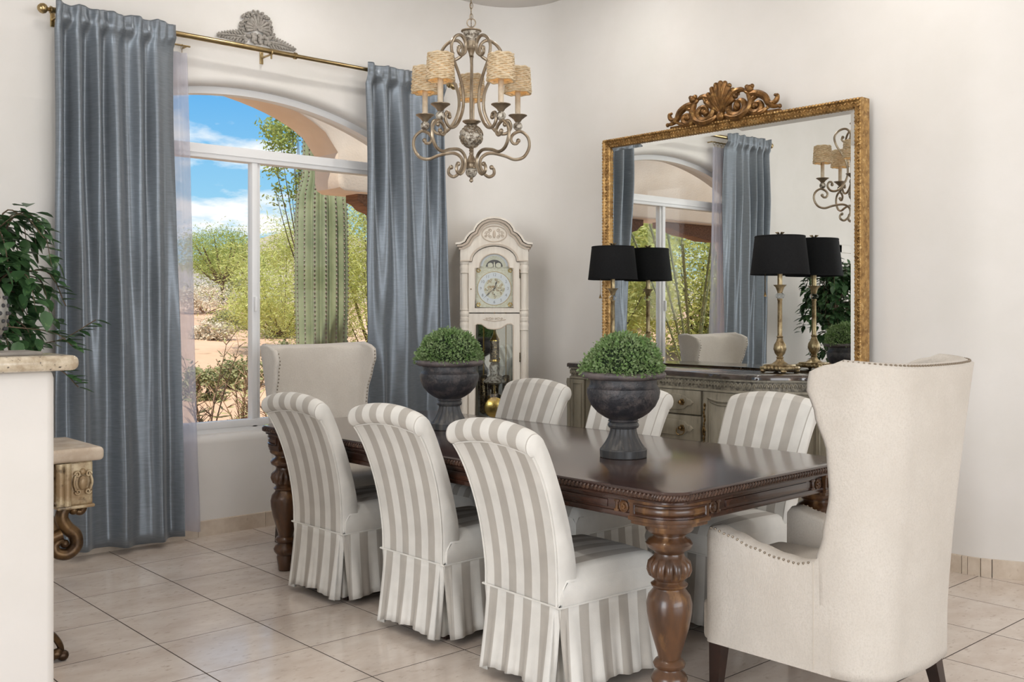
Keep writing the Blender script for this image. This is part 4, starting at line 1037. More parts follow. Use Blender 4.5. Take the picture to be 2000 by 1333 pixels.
m = MB(); m.lathe([(.01, CZ - .06), (.05, CZ - .045), (.065, CZ - .02), (.068, CZ + .002)], 28); obj('canopy', m, 'champ', ch)
m = MB(); m.tube([(0, 0, ZC(405)), (0, 0, ZC(850))], .0062, 12); obj('centre_rod', m, 'champ', ch)
m = MB(); m.lathe([(.012, ZC(882)), (.034, ZC(872)), (.047, ZC(858)), (.046, ZC(852)), (.02, ZC(846)), (.008, ZC(838))], 28); obj('centre_dish', m, 'champ', ch)
m = MB(); m.ball((0, 0, ZC(960)), .061, 28, 18); fb = obj('filigree_ball', m, 'filigree', ch)
random.seed(8); m = MB()
for k in range(84):
    d = Vector((random.gauss(0, 1), random.gauss(0, 1), random.gauss(0, 1))).normalized(); e = d.orthogonal().normalized(); e.rotate(Matrix.Rotation(random.uniform(0, 6.28), 3, d)); f_ = d.cross(e)
    r0 = random.uniform(.008, .014); m.tube([Vector((0, 0, ZC(960))) + (d + (e * cos(a) + f_ * sin(a)) * r0 / .061).normalized() * .0625 for a in [q * pi / 5 for q in range(8)]], .0018, 5)
obj('scroll_wire', m, 'champ', fb, kind='stuff')
m = MB(); m.lathe([(.010, ZC(1040)), (.014, ZC(1046)), (.009, ZC(1052)), (.013, ZC(1062)), (.008, ZC(1070)), (.012, ZC(1080)), (.010, ZC(1090)), (.016, ZC(1105)), (.028, ZC(1140)), (.030, ZC(1148)), (.026, ZC(1156)), (.024, ZC(1180)), (.028, ZC(1188))], 28); obj('lower_column', m, 'champ', ch)
m = MB(); m.ball((0, 0, ZC(1213)), .030, 20, 14); obj('filigree_ball', m, 'filigree', ch)
m = MB(); m.lathe([(.006, ZC(1245)), (.008, ZC(1250)), (.004, ZC(1256)), (.011, ZC(1268)), (.010, ZC(1278)), (.003, ZC(1286))], 16); obj('finial', m, 'champ', ch)
lower = [(150, 1172), (168, 1188), (166, 1222), (130, 1240), (92, 1215), (66, 1160), (78, 1105), (140, 1072), (245, 1085), (325, 1108), (395, 1085), (435, 1015), (425, 945), (372, 905), (318, 925), (296, 962), (312, 992), (340, 992), (352, 972)]
upper = [(142, 365), (150, 392), (118, 412), (70, 380), (66, 318), (112, 276), (180, 296), (226, 362), (206, 450), (145, 545), (98, 650), (94, 770), (138, 868), (200, 925), (262, 925), (296, 880), (282, 836), (252, 838), (250, 862)]
R0 = 348
wk = None
for i in range(5):
    th = radians(180 + 36 + 72 * i + 1.5)       # local +x is the viewing direction: two arms toward us, one straight away
    cs, sn = cos(th), sin(th); rad = lambda P: [(p[0] * S * cs, p[0] * S * sn, ZC(p[1])) for p in P]
    m = MB(); P = spline(rad(lower), 6); m.tube(P, [.0086 if 3 < k < len(P) - 4 else .0095 for k in range(len(P))], 8); la = obj('lower_arm', m, 'champ', ch)
    m = MB(); P = spline(rad(upper), 6); m.tube(P, [.0086 if 3 < k < len(P) - 4 else .0095 for k in range(len(P))], 8); obj('upper_arm', m, 'champ', ch)
    m = MB()
    for q in (lower[0], lower[-1], upper[0], upper[-1]): m.ball((q[0] * S * cs, q[0] * S * sn, ZC(q[1])), .0125, 10, 8)
    obj('scroll_end', m, 'champ', la)
    cx, cy = R0 * S * cs, R0 * S * sn; zb = ZC(905)
    m = MB(); m.ball((cx, cy, zb + .027), .0245, 16, 10); obj('filigree_ball', m, 'filigree', la)
    m = MB(); m.lathe([(.008, 0), (.010, .006), (.008, .010)], 14, c=(cx, cy, zb)); m.lathe([(.010, .048), (.016, .052), (.022, .062), (.042, .078), (.050, .083), (.050, .086), (.030, .082), (.014, .080)], 26, c=(cx, cy, zb)); obj('drip_dish', m, 'champ', la)
    m = MB(); m.lathe([(.0145, .078), (.0145, .222), (.012, .225)], 18, c=(cx, cy, zb)); obj('candle_sleeve', m, 'candle', la)
    m = MB(); m.lathe([(.007, .222), (.009, .232), (.013, .250), (.012, .268), (.006, .290), (.001, .300)], 14, c=(cx, cy, zb)); obj('bulb', m, 'bulb', la)
    # woven shade: braided strands round a tapering drum
    sh0, sh1 = .206, .334; m = MB(); rows = 13
    for r_ in range(rows):
        zr_ = sh0 + (sh1 - sh0) * r_ / (rows - 1); rr = .069 - .008 * r_ / (rows - 1); nseg = 44
        m.tube([(cx + (rr + .0028 * cos(11 * (2 * pi * k / nseg) + pi * r_ + i)) * cos(2 * pi * k / nseg), cy + (rr + .0028 * cos(11 * (2 * pi * k / nseg) + pi * r_ + i)) * sin(2 * pi * k / nseg), zb + zr_ + .0022 * sin(7 * (2 * pi * k / nseg) + r_ * 2.1)) for k in range(nseg)], .0058, 6, closed=True)
    for a in [k * 2 * pi / 22 for k in range(22)]: m.tube([(cx + .067 * cos(a), cy + .067 * sin(a), zb + sh0), (cx + .060 * cos(a), cy + .060 * sin(a), zb + sh1)], .003, 5)
    ws = obj('woven_shade', m, 'wicker', la); del ws
    m = MB(); m.lathe([(.0635, sh0 + .004), (.0565, sh1 - .004)], 30, c=(cx, cy, zb), cap=False); obj('shade_liner', m, 'liner', la)
    m = MB(); m.tube([(cx, cy, zb + .222), (cx, cy, zb + .30)], .0016, 5)
    for a in (0, 2.1, 4.2): m.tube([(cx, cy, zb + .30), (cx + .061 * cos(a), cy + .061 * sin(a), zb + .322)], .0016, 5)
    obj('shade_fitter', m, 'champ', la)

# ================================================================== GRANDFATHER CLOCK (in the rounded corner)
ck = thing('grandfather_clock', 'whitewashed oak grandfather clock with arched hood in the corner', 'clock', (4.917, 5.663, 0), radians(48.03 - 90))
# local: x right, y into the case, z up ; front plane y=0
F = lambda a, b, d: (a, d, b)
def halfsym(P): return P + [(-a, b) for a, b in reversed(P) if abs(a) > 1e-6]
m = MB(); m.box(-.235, -.205, .02, .29, .40, 1.90); m.box(.205, .235, .02, .29, .40, 1.90); m.box(-.235, .235, .27, .29, .40, 1.90); obj('case', m, 'clock', ck, smooth=False)
m = MB(); m.box(-.255, .255, -.01, .30, .06, .40, .006); m.box(-.27, .27, -.025, .305, 0, .09, .012); m.box(-.262, .262, -.018, .30, .385, .415, .008); pb = obj('plinth', m, 'clock', ck)
m = MB(); m.box(-.19, .19, -.018, -.005, .13, .35, .01); obj('plinth_panel', m, 'clock', pb)
topP = [(0.284, 1.927), (.250, 1.930), (.226, 1.942), (.206, 1.977), (.180, 2.006), (.152, 2.020), (.150, 2.036), (.128, 2.068), (.095, 2.095), (.050, 2.113), (0, 2.119)]
out = [(-.25, 1.785), (-.19, 1.785)] ; arch = []
for k in range(0, 17):
    a = pi - k * pi / 16; arch.append((.165 * cos(a), 1.785 + .006 + .116 * sin(a)))
body = [(.252, 1.785), (.252, 1.877)] + [(a - .022 if a > .03 else a, b - .024) for a, b in topP[1:]]
o = [(.252, 1.785)] + body[1:] + [(-a, b) for a, b in reversed(body[1:]) if a > 1e-6] + [(-.252, 1.785)] + arch
m = MB(); m.prism(o, -.012, .29, F, .003); hood = obj('hood', m, 'clock', ck, ang=30)
def band(m, P, w0, w1, d0, d1):       # moulding following an open outline, offset outwards
    n = len(P); A = []; 
    for i in range(n):
        a = Vector(P[max(i - 1, 0)]); b = Vector(P[min(i + 1, n - 1)]); d = (b - a).normalized(); nr = Vector((-d.y, d.x)); p = Vector(P[i]); A.append((p + nr * w0, p + nr * w1))
    base = len(m.v)
    for i in range(n):
        for q in A[i]:
            for d in (d0, d1): m.vert((q.x, d, q.y))
    for i in range(n - 1):
        a, b = base + 4 * i, base + 4 * i + 4; m.f += [(a, b, b + 2, a + 2), (a + 1, a + 3, b + 3, b + 1), (a, a + 1, b + 1, b), (a + 2, b + 2, b + 3, a + 3)]
    m.f += [(base, base + 2, base + 3, base + 1), (base + 4 * n - 4, base + 4 * n - 3, base + 4 * n - 1, base + 4 * n - 2)]
full = [(-a, b) for a, b in topP] + [(a, b) for a, b in reversed(topP[:-1])]
m = MB(); band(m, full, -.000, -.014, -.055, .30); obj('cornice', m, 'clock', hood, ang=30)
m = MB(); band(m, [(a * .965, b - .004) for a, b in full], -.012, -.028, -.038, .29); band(m, [(a * .93, b - .01) for a, b in full], -.026, -.040, -.022, .29); obj('cornice_step', m, 'clockline', hood, ang=30)
m = MB(); band(m, arch, .006, .016, -.019, .0); band(m, [(-.25, 1.79), (-.165, 1.79)], 0, .008, -.018, 0); band(m, [(.165, 1.79), (.25, 1.79)], 0, .008, -.018, 0); obj('arch_bead', m, 'clockline', hood, ang=30)
m = MB(); m.tube([(.092 * cos(a), -.014, 1.993 + .058 * sin(a)) for a in [k * pi / 20 for k in range(40)]], .004, 6, closed=True)
for s in (-1, 1):
    for (x0, z0, r0) in ((.05, 1.995, .02), (.03, 2.018, .014), (.03, 1.97, .014), (.062, 1.975, .010)):
        m.tube([(s * (x0 + r0 * (1 - k / 16) * cos(k * .7)), -.014, z0 + r0 * (1 - k / 16) * sin(k * .7)) for k in range(13)], .003, 5)
m.ball((0, -.013, 1.99), (.012, .006, .03), 8, 6); obj('hood_carving', m, 'clockline', hood)
# columns, four pieces
for s in (-1, 1):
    cx = s * .221
    for z0, z1 in ((1.435, 1.785), (.46, 1.362)):
        m = MB(); m.lathe([(.027, z0), (.027, z1)], 48, fn=lambda a, r, z: r * (1 - .10 * abs(sin(a * 7)) ** 3), c=(cx, .010, 0)); co_ = obj('fluted_column', m, 'clock', ck, ang=60)
        m = MB(); m.lathe([(.028, z1 - .085), (.034, z1 - .08), (.030, z1 - .07), (.035, z1 - .05), (.035, z1 - .035), (.029, z1 - .02), (.034, z1 - .012), (.034, z1)], 28, c=(cx, .010, 0)); obj('capital', m, 'clock', co_)
    m = MB(); m.lathe([(.032, 1.36), (.034, 1.372), (.028, 1.380), (.035, 1.396), (.035, 1.41), (.028, 1.425), (.034, 1.432), (.033, 1.437)], 28, c=(cx, .010, 0)); m.box(cx - .032, cx + .032, .012, .05, .40, 1.79); obj('pilaster', m, 'clock', ck)
# door stiles and rails around the two glazed openings
def door_frame(outline, hole, d0, d1, nm):
    m = MB(); n = len(hole); assert len(outline) == n
    ids = [[m.vert((p[0], d, p[1])) for p in q] for q in (outline, hole) for d in (d0, d1)]
    for i in range(n):
        k = (i + 1) % n
        for a, b in ((0, 2), (2, 3), (3, 1), (1, 0)): m.f.append((ids[a][i], ids[a][k], ids[b][k], ids[b][i]))
    return obj(nm, m, 'clock', ck, ang=30)
hz0, hz1, hwid = 1.448, 1.742, .140
hole = [(-hwid, hz0), (hwid, hz0), (hwid, hz1), (.114, hz1)] + [(.108 * cos(k * pi / 12), hz1 + .012 + .094 * sin(k * pi / 12)) for k in range(13)] + [(-.114, hz1), (-hwid, hz1)]
outl = [(-.19, 1.412), (.19, 1.412), (.19, 1.785), (.172, 1.785)] + [(.163 * cos(k * pi / 12), 1.789 + .112 * sin(k * pi / 12)) for k in range(13)] + [(-.172, 1.785), (-.19, 1.785)]
ud = door_frame(outl, hole, 0.0, .022, 'dial_door')
m = MB(); m.tube([(a, -.001, b) for a, b in hole], .0045, 6, closed=True); obj('door_bead', m, 'clockline', ud)
top_w = [(.14, 1.318), (.125, 1.328), (.095, 1.326), (.075, 1.312), (.05, 1.295), (.025, 1.290), (0, 1.288)]
tw = top_w + [(-a, b) for a, b in reversed(top_w[:-1])]
hole2 = [(-.14, .50), (.14, .50)] + tw; outl2 = [(-.19, .42), (.19, .42), (.19, 1.404)] + [(.19 - .38 * k / 12, 1.404) for k in range(1, 13)]
ld = door_frame(outl2, hole2, 0.0, .022, 'waist_door')
m = MB(); m.tube([(a, -.001, b) for a, b in hole2], .0045, 6, closed=True); obj('door_bead', m, 'clockline', ld)
m = MB()
for s in (-1, 1):
    for x0, r0 in ((.03, .012), (.055, .009), (.012, .008)): m.tube([(s * (x0 + r0 * (1 - k / 14) * cos(k * .7)), -.001, 1.365 + r0 * (1 - k / 14) * sin(k * .7)) for k in range(11)], .0025, 5)
m.tube([(-.085, -.001, 1.36), (-.04, -.001, 1.352), (0, -.001, 1.346), (.04, -.001, 1.352), (.085, -.001, 1.36)], .003, 5); obj('shell_carving', m, 'clockline', ld)
for z in (1.70, 1.08, .62): m = MB(); m.box(.186, .194, -.006, .004, z - .035, z + .035, .001); obj('hinge', m, 'bronze', ud if z > 1.4 else ld)
m = MB(); m.ball((-.172, -.005, 1.585), .005, 8, 6); obj('door_knob', m, 'pull', ud)
m = MB(); m.prism(hole, .008, .011, F); obj('glass', m, 'cglass', ud, smooth=False)
m = MB(); m.prism(hole2, .008, .011, F); obj('glass', m, 'cglass', ld, smooth=False)
m = MB(); m.tube([(a * .93, .009, 1.31 + (b - 1.31) * .97 - .008) for a, b in hole2], .003, 5, closed=True); obj('glass_bevel', m, 'cglass', ld)
# dial
m = MB(); m.box(-.142, .142, .03, .034, hz0 - .003, hz1 + .004); m.prism([(.11 * cos(k * pi / 16), hz1 + .112 * sin(k * pi / 16)) for k in range(17)], .030, .034, F); dl = obj('dial_plate', m, 'dial', ck, smooth=False)
DZ = 1.590
def annulus(r0, r1, cz, d0, d1, n=48, a0=0, a1=2 * pi):
    m = MB(); cl = abs(a1 - a0 - 2 * pi) < 1e-6; k = n if cl else n + 1
    ids = [[m.vert((r * cos(a0 + (a1 - a0) * i / n), d, cz + r * sin(a0 + (a1 - a0) * i / n))) for i in range(k)] for r in (r0, r1) for d in (d0, d1)]
    for i in range(n):
        j = (i + 1) % k
        for a, b in ((0, 2), (2, 3), (3, 1), (1, 0)): m.f.append((ids[a][i], ids[a][j], ids[b][j], ids[b][i]))
    return m
obj('chapter_ring', annulus(.078, .124, DZ, .027, .031), 'dialring', dl)
obj('chapter_rim', annulus(.1225, .126, DZ, .026, .031), 'polbrass', dl)
m = MB()
random.seed(2)
for k in range(46):
    a = random.uniform(0, 6.28); r = random.uniform(.012, .072); x0, z0 = r * cos(a), DZ + r * sin(a); q = random.uniform(0, 6); m.tube([(x0 + .009 * (1 - i / 11) * cos(q + i * .75), .029, z0 + .009 * (1 - i / 11) * sin(q + i * .75)) for i in range(9)], .0011, 4)
obj('centre_scrollwork', m, 'polbrass', dl, kind='stuff')
for sx, sz in ((-1, hz0 + .022), (1, hz0 + .022), (-1, hz1 - .018), (1, hz1 - .018)):
    m = MB()
    for i in range(6): m.ball((sx * .118 + .012 * cos(i), .028, sz + .012 * sin(i)), (.007, .003, .007), 6, 4)
    obj('spandrel', m, 'polbrass', dl)
for h in range(1, 13):
    cu = bpy.data.curves.new('numeral', 'FONT'); cu.body = str(h); cu.size = .030; cu.align_x = 'CENTER'; cu.align_y = 'CENTER'; cu.extrude = .0008
    tmp = bpy.data.objects.new('tmp', cu); COL.objects.link(tmp); bpy.context.view_layer.update()
    me = bpy.data.meshes.new_from_object(tmp.evaluated_get(bpy.context.evaluated_depsgraph_get())); bpy.data.objects.remove(tmp); me.materials.clear(); me.materials.append(M['numeral'])
    a = pi / 2 - h * pi / 6; q = obj('numeral', me, None, dl); q.location = (.101 * cos(a), .026, DZ + .101 * sin(a)); q.rotation_euler = (pi / 2, 0, 0)
def hand(name, ang, l, w_):
    d = Vector((cos(ang), sin(ang))); n = Vector((-d.y, d.x)); o = [-d * .018 + n * w_ * .5, d * l * .35 + n * w_ * .5, d * l * .55 + n * w_ * 1.5, d * l * .7 + n * w_ * .5, d * l, d * l * .7 - n * w_ * .5, d * l * .55 - n * w_ * 1.5, d * l * .35 - n * w_ * .5, -d * .018 - n * w_ * .5]
    m = MB(); m.prism([(p.x, DZ + p.y) for p in o], .021, .0225, F); obj(name, m, 'ink', dl, smooth=False)
hand('hour_hand', radians(71), .075, .004); hand('minute_hand', radians(90 - 38 * 6), .115, .003)
m = MB(); m.ball((0, .022, DZ), .006, 8, 6)
for x0, z0 in ((.052, DZ - .014), (-.052, DZ - .014), (0, DZ - .045)): m.ball((x0, .026, z0), (.004, .003, .004), 8, 6)
obj('winding_holes', m, 'ink', dl)
obj('moon_arch', annulus(.088, .108, hz1 + .004, .024, .03, 24, .1, pi - .1), 'dialring', dl)
m = MB(); m.prism([(.062 * cos(k * pi / 14), hz1 + .010 + .052 * sin(k * pi / 14)) for k in range(15)], .026, .029, F); obj('moon_disc', m, 'ink', dl, smooth=False)
m = MB()
for s in (-1, 1): m.ball((s * .030, .025, hz1 + .020), (.020, .003, .020), 14, 8)
m.ball((0, .025, hz1 + .018), (.006, .003, .03), 8, 6); obj('hemisphere', m, 'dial', dl)
# pendulum and weights inside the waist
m = MB(); m.box(-.205, .205, .262, .269, .42, 1.40); obj('case_back', m, 'mirror', ck, smooth=False, label='mirrored back of the clock waist')
pe = obj('pendulum', MB().tube([(0, .12, 1.42), (0, .12, .74)], .004, 6), 'polbrass', ck)
m = MB(); m.lathe([(.004, 1.30), (.008, 1.285), (.012, 1.25), (.026, 1.215), (.036, 1.205), (.036, 1.198)], 20, c=(0, .10, 0)); m.lathe([(.037, 1.04), (.040, 1.045), (.040, 1.055), (.036, 1.06)], 20, c=(0, .10, 0)); obj('pendulum_cap', m, 'polbrass', pe)
m = MB(); m.lathe([(.034, 1.06), (.034, 1.2)], 24, c=(0, .10, 0)); obj('pendulum_mesh', m, 'bronze', pe)
m = MB(); m.lathe([(.012, 1.04), (.036, 1.02), (.040, .985), (.030, .94), (.045, .925), (.075, .905), (.085, .89), (.06, .88), (.02, .87)], 24, c=(0, .10, 0)); obj('pendulum_lyre', m, 'filigree', pe)
m = MB(); m.lathe([(.07, -.006), (.078, 0), (.07, .006)], 32, mtx=Matrix.Translation((0, .09, .70)) @ Matrix.Rotation(pi / 2, 4, 'X')); obj('pendulum_bob', m, 'polbrass', pe)
for x in (-.085, .085, .0):
    m = MB(); m.lathe([(.004, .93), (.02, .925), (.028, .915), (.028, .66), (.02, .65), (.004, .64)], 20, c=(x, .17 if x else .2, 0)); wt_ = obj('weight', m, 'bronze', ck); m = MB(); m.tube([(x, .17 if x else .2, .93), (x, .17 if x else .2, 1.42)], .0025, 6); obj('chain', m, 'polbrass', wt_)

# ================================================================== GILT MIRROR
MU = 5.358
mr = thing('gilt_mirror', 'large gilt framed mirror with carved crest above the sideboard', 'mirror', (MU, 0, 0))
v0, v1, z0, z1 = 2.955, 4.96, .985, 2.645; fwid = .056
iv0, iv1, iz0, iz1 = v0 + fwid, v1 - fwid, z0 + fwid, z1 - fwid; bv = .028
m = MB(); m.add([(0.004, iv0 + bv, iz0 + bv), (0.004, iv1 - bv, iz0 + bv), (0.004, iv1 - bv, iz1 - bv), (0.004, iv0 + bv, iz1 - bv)], [(0, 1, 2, 3)]); gl_ = obj('mirror_glass', m, 'mirror', mr, smooth=False)
m = MB(); A = [(iv0 - .01, iz0 - .01), (iv1 + .01, iz0 - .01), (iv1 + .01, iz1 + .01), (iv0 - .01, iz1 + .01)]; B = [(iv0 + bv, iz0 + bv), (iv1 - bv, iz0 + bv), (iv1 - bv, iz1 - bv), (iv0 + bv, iz1 - bv)]
for i in range(4):
    j = (i + 1) % 4; m.add([(.0075, *A[i]), (.0075, *A[j]), (.004, *B[j]), (.004, *B[i])], [(0, 1, 2, 3)])
obj('bevel', m, 'mirror', gl_, smooth=False)
m = MB(); m.box(.009, .03, v0 + .02, v1 - .02, z0 + .02, z1 - .02); obj('backing', m, 'bronze', mr, smooth=False)
FS = .056 / .092; prof = [(0, .10), (0, -.035), (.006, -.048), (.016, -.050), (.022, -.040), (.032, -.030), (.05, -.022), (.064, -.020), (.070, -.026), (.078, -.024), (.084, -.012), (.092, -.006), (.092, .01)]   # inwards, out of the wall
C = [(v0, z0), (v1, z0), (v1, z1), (v0, z1)]; IN = [(1, 1), (-1, 1), (-1, -1), (1, -1)]; prof = [(a * FS, b * .62) for a, b in prof]
for i in range(4):
    j = (i + 1) % 4; m = MB(); ids = []
    for k in (i, j): ids.append([m.vert((d, C[k][0] + IN[k][0] * o, C[k][1] + IN[k][1] * o)) for o, d in prof])
    for a in range(len(prof) - 1): m.f.append((ids[0][a], ids[1][a], ids[1][a + 1], ids[0][a + 1]))
    m.f += [tuple(ids[0]), tuple(reversed(ids[1]))]
    fr = obj('frame_side', m, 'gold', mr, ang=50)
    m = MB(); a, b = Vector(C[i]), Vector(C[j]); n = int((b - a).length / .022)
    for q in range(1, n):
        p = a + (b - a) * (q / n); inw = Vector((IN[i][0] if abs((b - a).x) < 1e-6 else 0, IN[i][1] if abs((b - a).x) > 1e-6 else 0))
        c1 = p + inw * .012 * FS; m.ball((-.030, c1.x, c1.y), (.006, .008, .008), 6, 4)
        c2 = p + inw * .044 * FS; d = (b - a).normalized(); mt_ = Matrix.Translation((-.017, c2.x, c2.y)) @ Matrix.Rotation(.7 if q % 2 else -.7, 4, 'X'); m.ball((0, 0, 0), (.005, .012, .006), 6, 4, mt_)
        c3 = p + inw * .080 * FS; m.ball((-.013, c3.x, c3.y), (.004, .006, .006), 5, 4)
    obj('frame_carving', m, 'gold', fr, kind='stuff')
# carved crest : shell, big C scrolls, trailing leaves
cr = obj('crest', MB().box(-.02, .012, 3.50, 4.35, z1 - .006, z1 + .016, .005), 'crown', mr)
VC = 3.925
def Y(a, b, d=-.02): return (d, VC - a * 1.06, z1 + b * .97)      # a to the right as seen, b above the frame
m = MB()
for k in range(9):
    a = radians(28 + 124 * k / 8); l = .20 - .022 * abs(k - 4) / 4
    m.tube([Y(.006 * cos(a), .045), Y(.5 * l * cos(a) * .7, .045 + .55 * l * sin(a), -.045), Y(l * cos(a) * .62, .045 + l * sin(a), -.035)], [.008, .017, .020], 7)
for k in range(9): a = radians(28 + 124 * k / 8); m.ball(Y(.20 * cos(a) * .62, .045 + .20 * sin(a), -.035), .017, 8, 6)
m.ball(Y(0, .03, -.03), (.03, .03, .035)); obj('shell', m, 'crown', cr)
def scroll(m, c, r0, turns, a0, dirn, th, d=-.028, r1=.18):
    n = int(22 * turns); P = []; R = []
    for k in range(n + 1):
        u = k / n; a = a0 + dirn * turns * 2 * pi * u; r = r0 * (1 - (1 - r1) * u); P.append(Y(c[0] + r * cos(a), c[1] + r * sin(a), d)); R.append(1.2 * th * (.55 + .6 * sin(pi * min(1, u * 1.15 + .12)) * 1))
    m.tube(P, R, 8); m.ball(P[-1], th * 1.35, 10, 8)
for s in (-1, 1):
    m = MB(); scroll(m, (s * .125, .075), .085, 1.35, pi / 2 if s > 0 else pi / 2, -s * -1, .019); scroll(m, (s * .255, .055), .062, 1.25, pi / 2, s, .017); obj('scroll', m, 'crown', cr)
    m = MB()
    for (P, r) in (([(.03, .02), (.07, .0), (.13, -.006), (.19, .02), (.215, .075), (.20, .13), (.215, .155)], .018), ([(.17, .15), (.21, .13), (.26, .12), (.31, .09), (.335, .045), (.37, .022), (.41, .016)], .016), ([(.33, .05), (.37, .045), (.39, .06), (.395, .085), (.38, .09)], .011), ([(.05, .10), (.09, .15), (.14, .165), (.18, .15)], .014), ([(.24, .0), (.29, -.002), (.33, .02)], .013)):
        Q = spline([Y(s * a, b + .012, -.03) for a, b in P], 6); n = len(Q); m.tube(Q, [1.25 * r * (.45 + .75 * sin(pi * (k / (n - 1)) ** .8)) for k in range(n)], 8); m.ball(Q[-1], r * .9, 8, 6)
    obj('acanthus_leaf', m, 'crown', cr)
    m = MB()
    for (a, b, r) in ((.208, .170, .026), (.19, .185, .016), (.225, .185, .015), (.125, .075, .022), (.255, .055, .016)): m.ball(Y(s * a, b, -.035), r, 10, 8)
    obj('rosette', m, 'crown', cr)

# ================================================================== SIDEBOARD
BZ = 1.060; bf = thing('sideboard', 'grey painted sideboard with dark marble top under the gilt mirror', 'sideboard', (0, 0, 0))
UF, UW, UB = 4.86, 5.07, 5.298     # centre front, wing front, back
vc0, vc1, ve0, ve1 = 3.38, 4.58, 2.92, 5.06
def front_path(o=0):
    """plan outline of the front, right end to left end (v rising), grown by o"""
    P = [(UB, ve0 - o), (UW + .05, ve0 - o), (UW - o * .7, ve0 + .05 - o), (UW - o, ve0 + .16)]
    for k in range(9):
        t = k / 8; P.append((UW - o - (UW - UF - .02) * (t * t * (3 - 2 * t)), ve0 + .20 + t * (vc0 - ve0 - .20) - o * .4))
    for k in range(1, 24):
        t = k / 24; b = .035 * (sin(pi * min(1, t / .28)) if t < .28 else sin(pi * min(1, (1 - t) / .28)) if t > .72 else .0); P.append((UF + .02 - o - b * .9 - (.012 if .28 <= t <= .72 else 0) , vc0 + t * (vc1 - vc0)))
    for k in range(9):
        t = 1 - k / 8; P.append((UW - o - (UW - UF - .02) * (t * t * (3 - 2 * t)), ve1 - .20 - t * (ve1 - .20 - vc1) + o * .4))
    P += [(UW - o, ve1 - .16), (UW - o * .7, ve1 - .05 + o), (UW + .05, ve1 + o), (UB, ve1 + o)]
    return P
def slab(z0, z1, o, bev=0):
    m = MB(); m.prism(front_path(o), z1, z0, lambda a, b, d: (a, b, d), bev); return m
obj('marble_top', slab(BZ - .028, BZ, .028, .010), 'marble', bf, ang=40)
obj('top_moulding', slab(BZ - .040, BZ - .026, .018, .004), 'buffet', bf, ang=40)
obj('frieze', slab(BZ - .095, BZ - .038, .004, .003), 'buffetdark', bf, ang=40)
obj('frieze_bead', slab(BZ - .108, BZ - .094, .012, .004), 'buffet', bf, ang=40)
obj('body', slab(.12, BZ - .106, -.006), 'buffet', bf, ang=40)
obj('plinth', slab(.0, .122, .012, .008), 'buffet', bf, ang=40)
m = MB(); P = front_path(.008)
for i in range(1, len(P) - 2):
    a, b = Vector(P[i]), Vector(P[i + 1]); n = max(1, round((b - a).length / .026)); d = (b - a).normalized(); an = atan2(d.y, d.x)
    for k in range(n):
        p = a + (b - a) * ((k + .5) / n); mt_ = Matrix.Translation((p.x, p.y, BZ - .067)) @ Matrix.Rotation(an, 4, 'Z')
        m.tube([mt_ @ Vector((.010 * cos(t), 0, .018 * sin(t) - .002)) for t in [q * pi / 5 for q in range(6)]], .004, 5); m.ball((0, 0, 0), (.004, .005, .012), 6, 4, mt_)
obj('leaf_carving', m, 'buffet', bf, kind='stuff')
# drawers in the middle (three), doors either side, wing panels
def fx(v):      # front plane x at v
    P = front_path(-.006)
    for (a, b), (c, d) in zip(P, P[1:]):
        if b <= v <= d and d > b: return a + (c - a) * (v - b) / (d - b)
    return UF
dv0, dv1 = 3.716, 4.244; xd = UF - .002 + .016
for z0, z1 in ((.805, .948), (.645, .797), (.40, .637), (.15, .392)):
    m = MB(); m.box(xd - .024, xd + .02, dv0 + .008, dv1 - .008, z0, z1, .004); dw = obj('drawer', m, 'buffet', bf)
    zc = (z0 + z1) / 2; o = [(-.21, 0), (-.19, .018), (-.165, .022), (-.14, .042), (-.10, .048), (.10, .048), (.14, .042), (.165, .022), (.19, .018), (.21, 0), (.19, -.018), (.165, -.022), (.14, -.042), (.10, -.048), (-.10, -.048), (-.14, -.042), (-.165, -.022), (-.19, -.018)]
    m = MB(); m.prism([((dv0 + dv1) / 2 + a, zc + b) for a, b in o], xd - .034, xd - .02, lambda a, b, d: (d, a, b), .004); obj('drawer_plaque', m, 'buffet', dw, ang=30)
    for s in (-1, 1):
        vk = (dv0 + dv1) / 2 + s * .13; m = MB()
        for q in range(6): m.ball((xd - .036, vk + .013 * cos(q * pi / 3), zc + .013 * sin(q * pi / 3)), (.004, .008, .008), 6, 4)
        m.lathe([(.004, 0), (.005, .014), (.011, .018), (.012, .026), (.006, .032)], 14, mtx=Matrix.Translation((xd - .034, vk, zc)) @ Matrix.Rotation(-pi / 2, 4, 'Y'))
        if z0 < .8: m.tube(spline([(xd - .05, vk - .03, zc - .004), (xd - .056, vk - .026, zc - .03), (xd - .058, vk, zc - .04), (xd - .056, vk + .026, zc - .03), (xd - .05, vk + .03, zc - .004)], 5), .0035, 6)
        obj('drawer_pull', m, 'pull', dw)
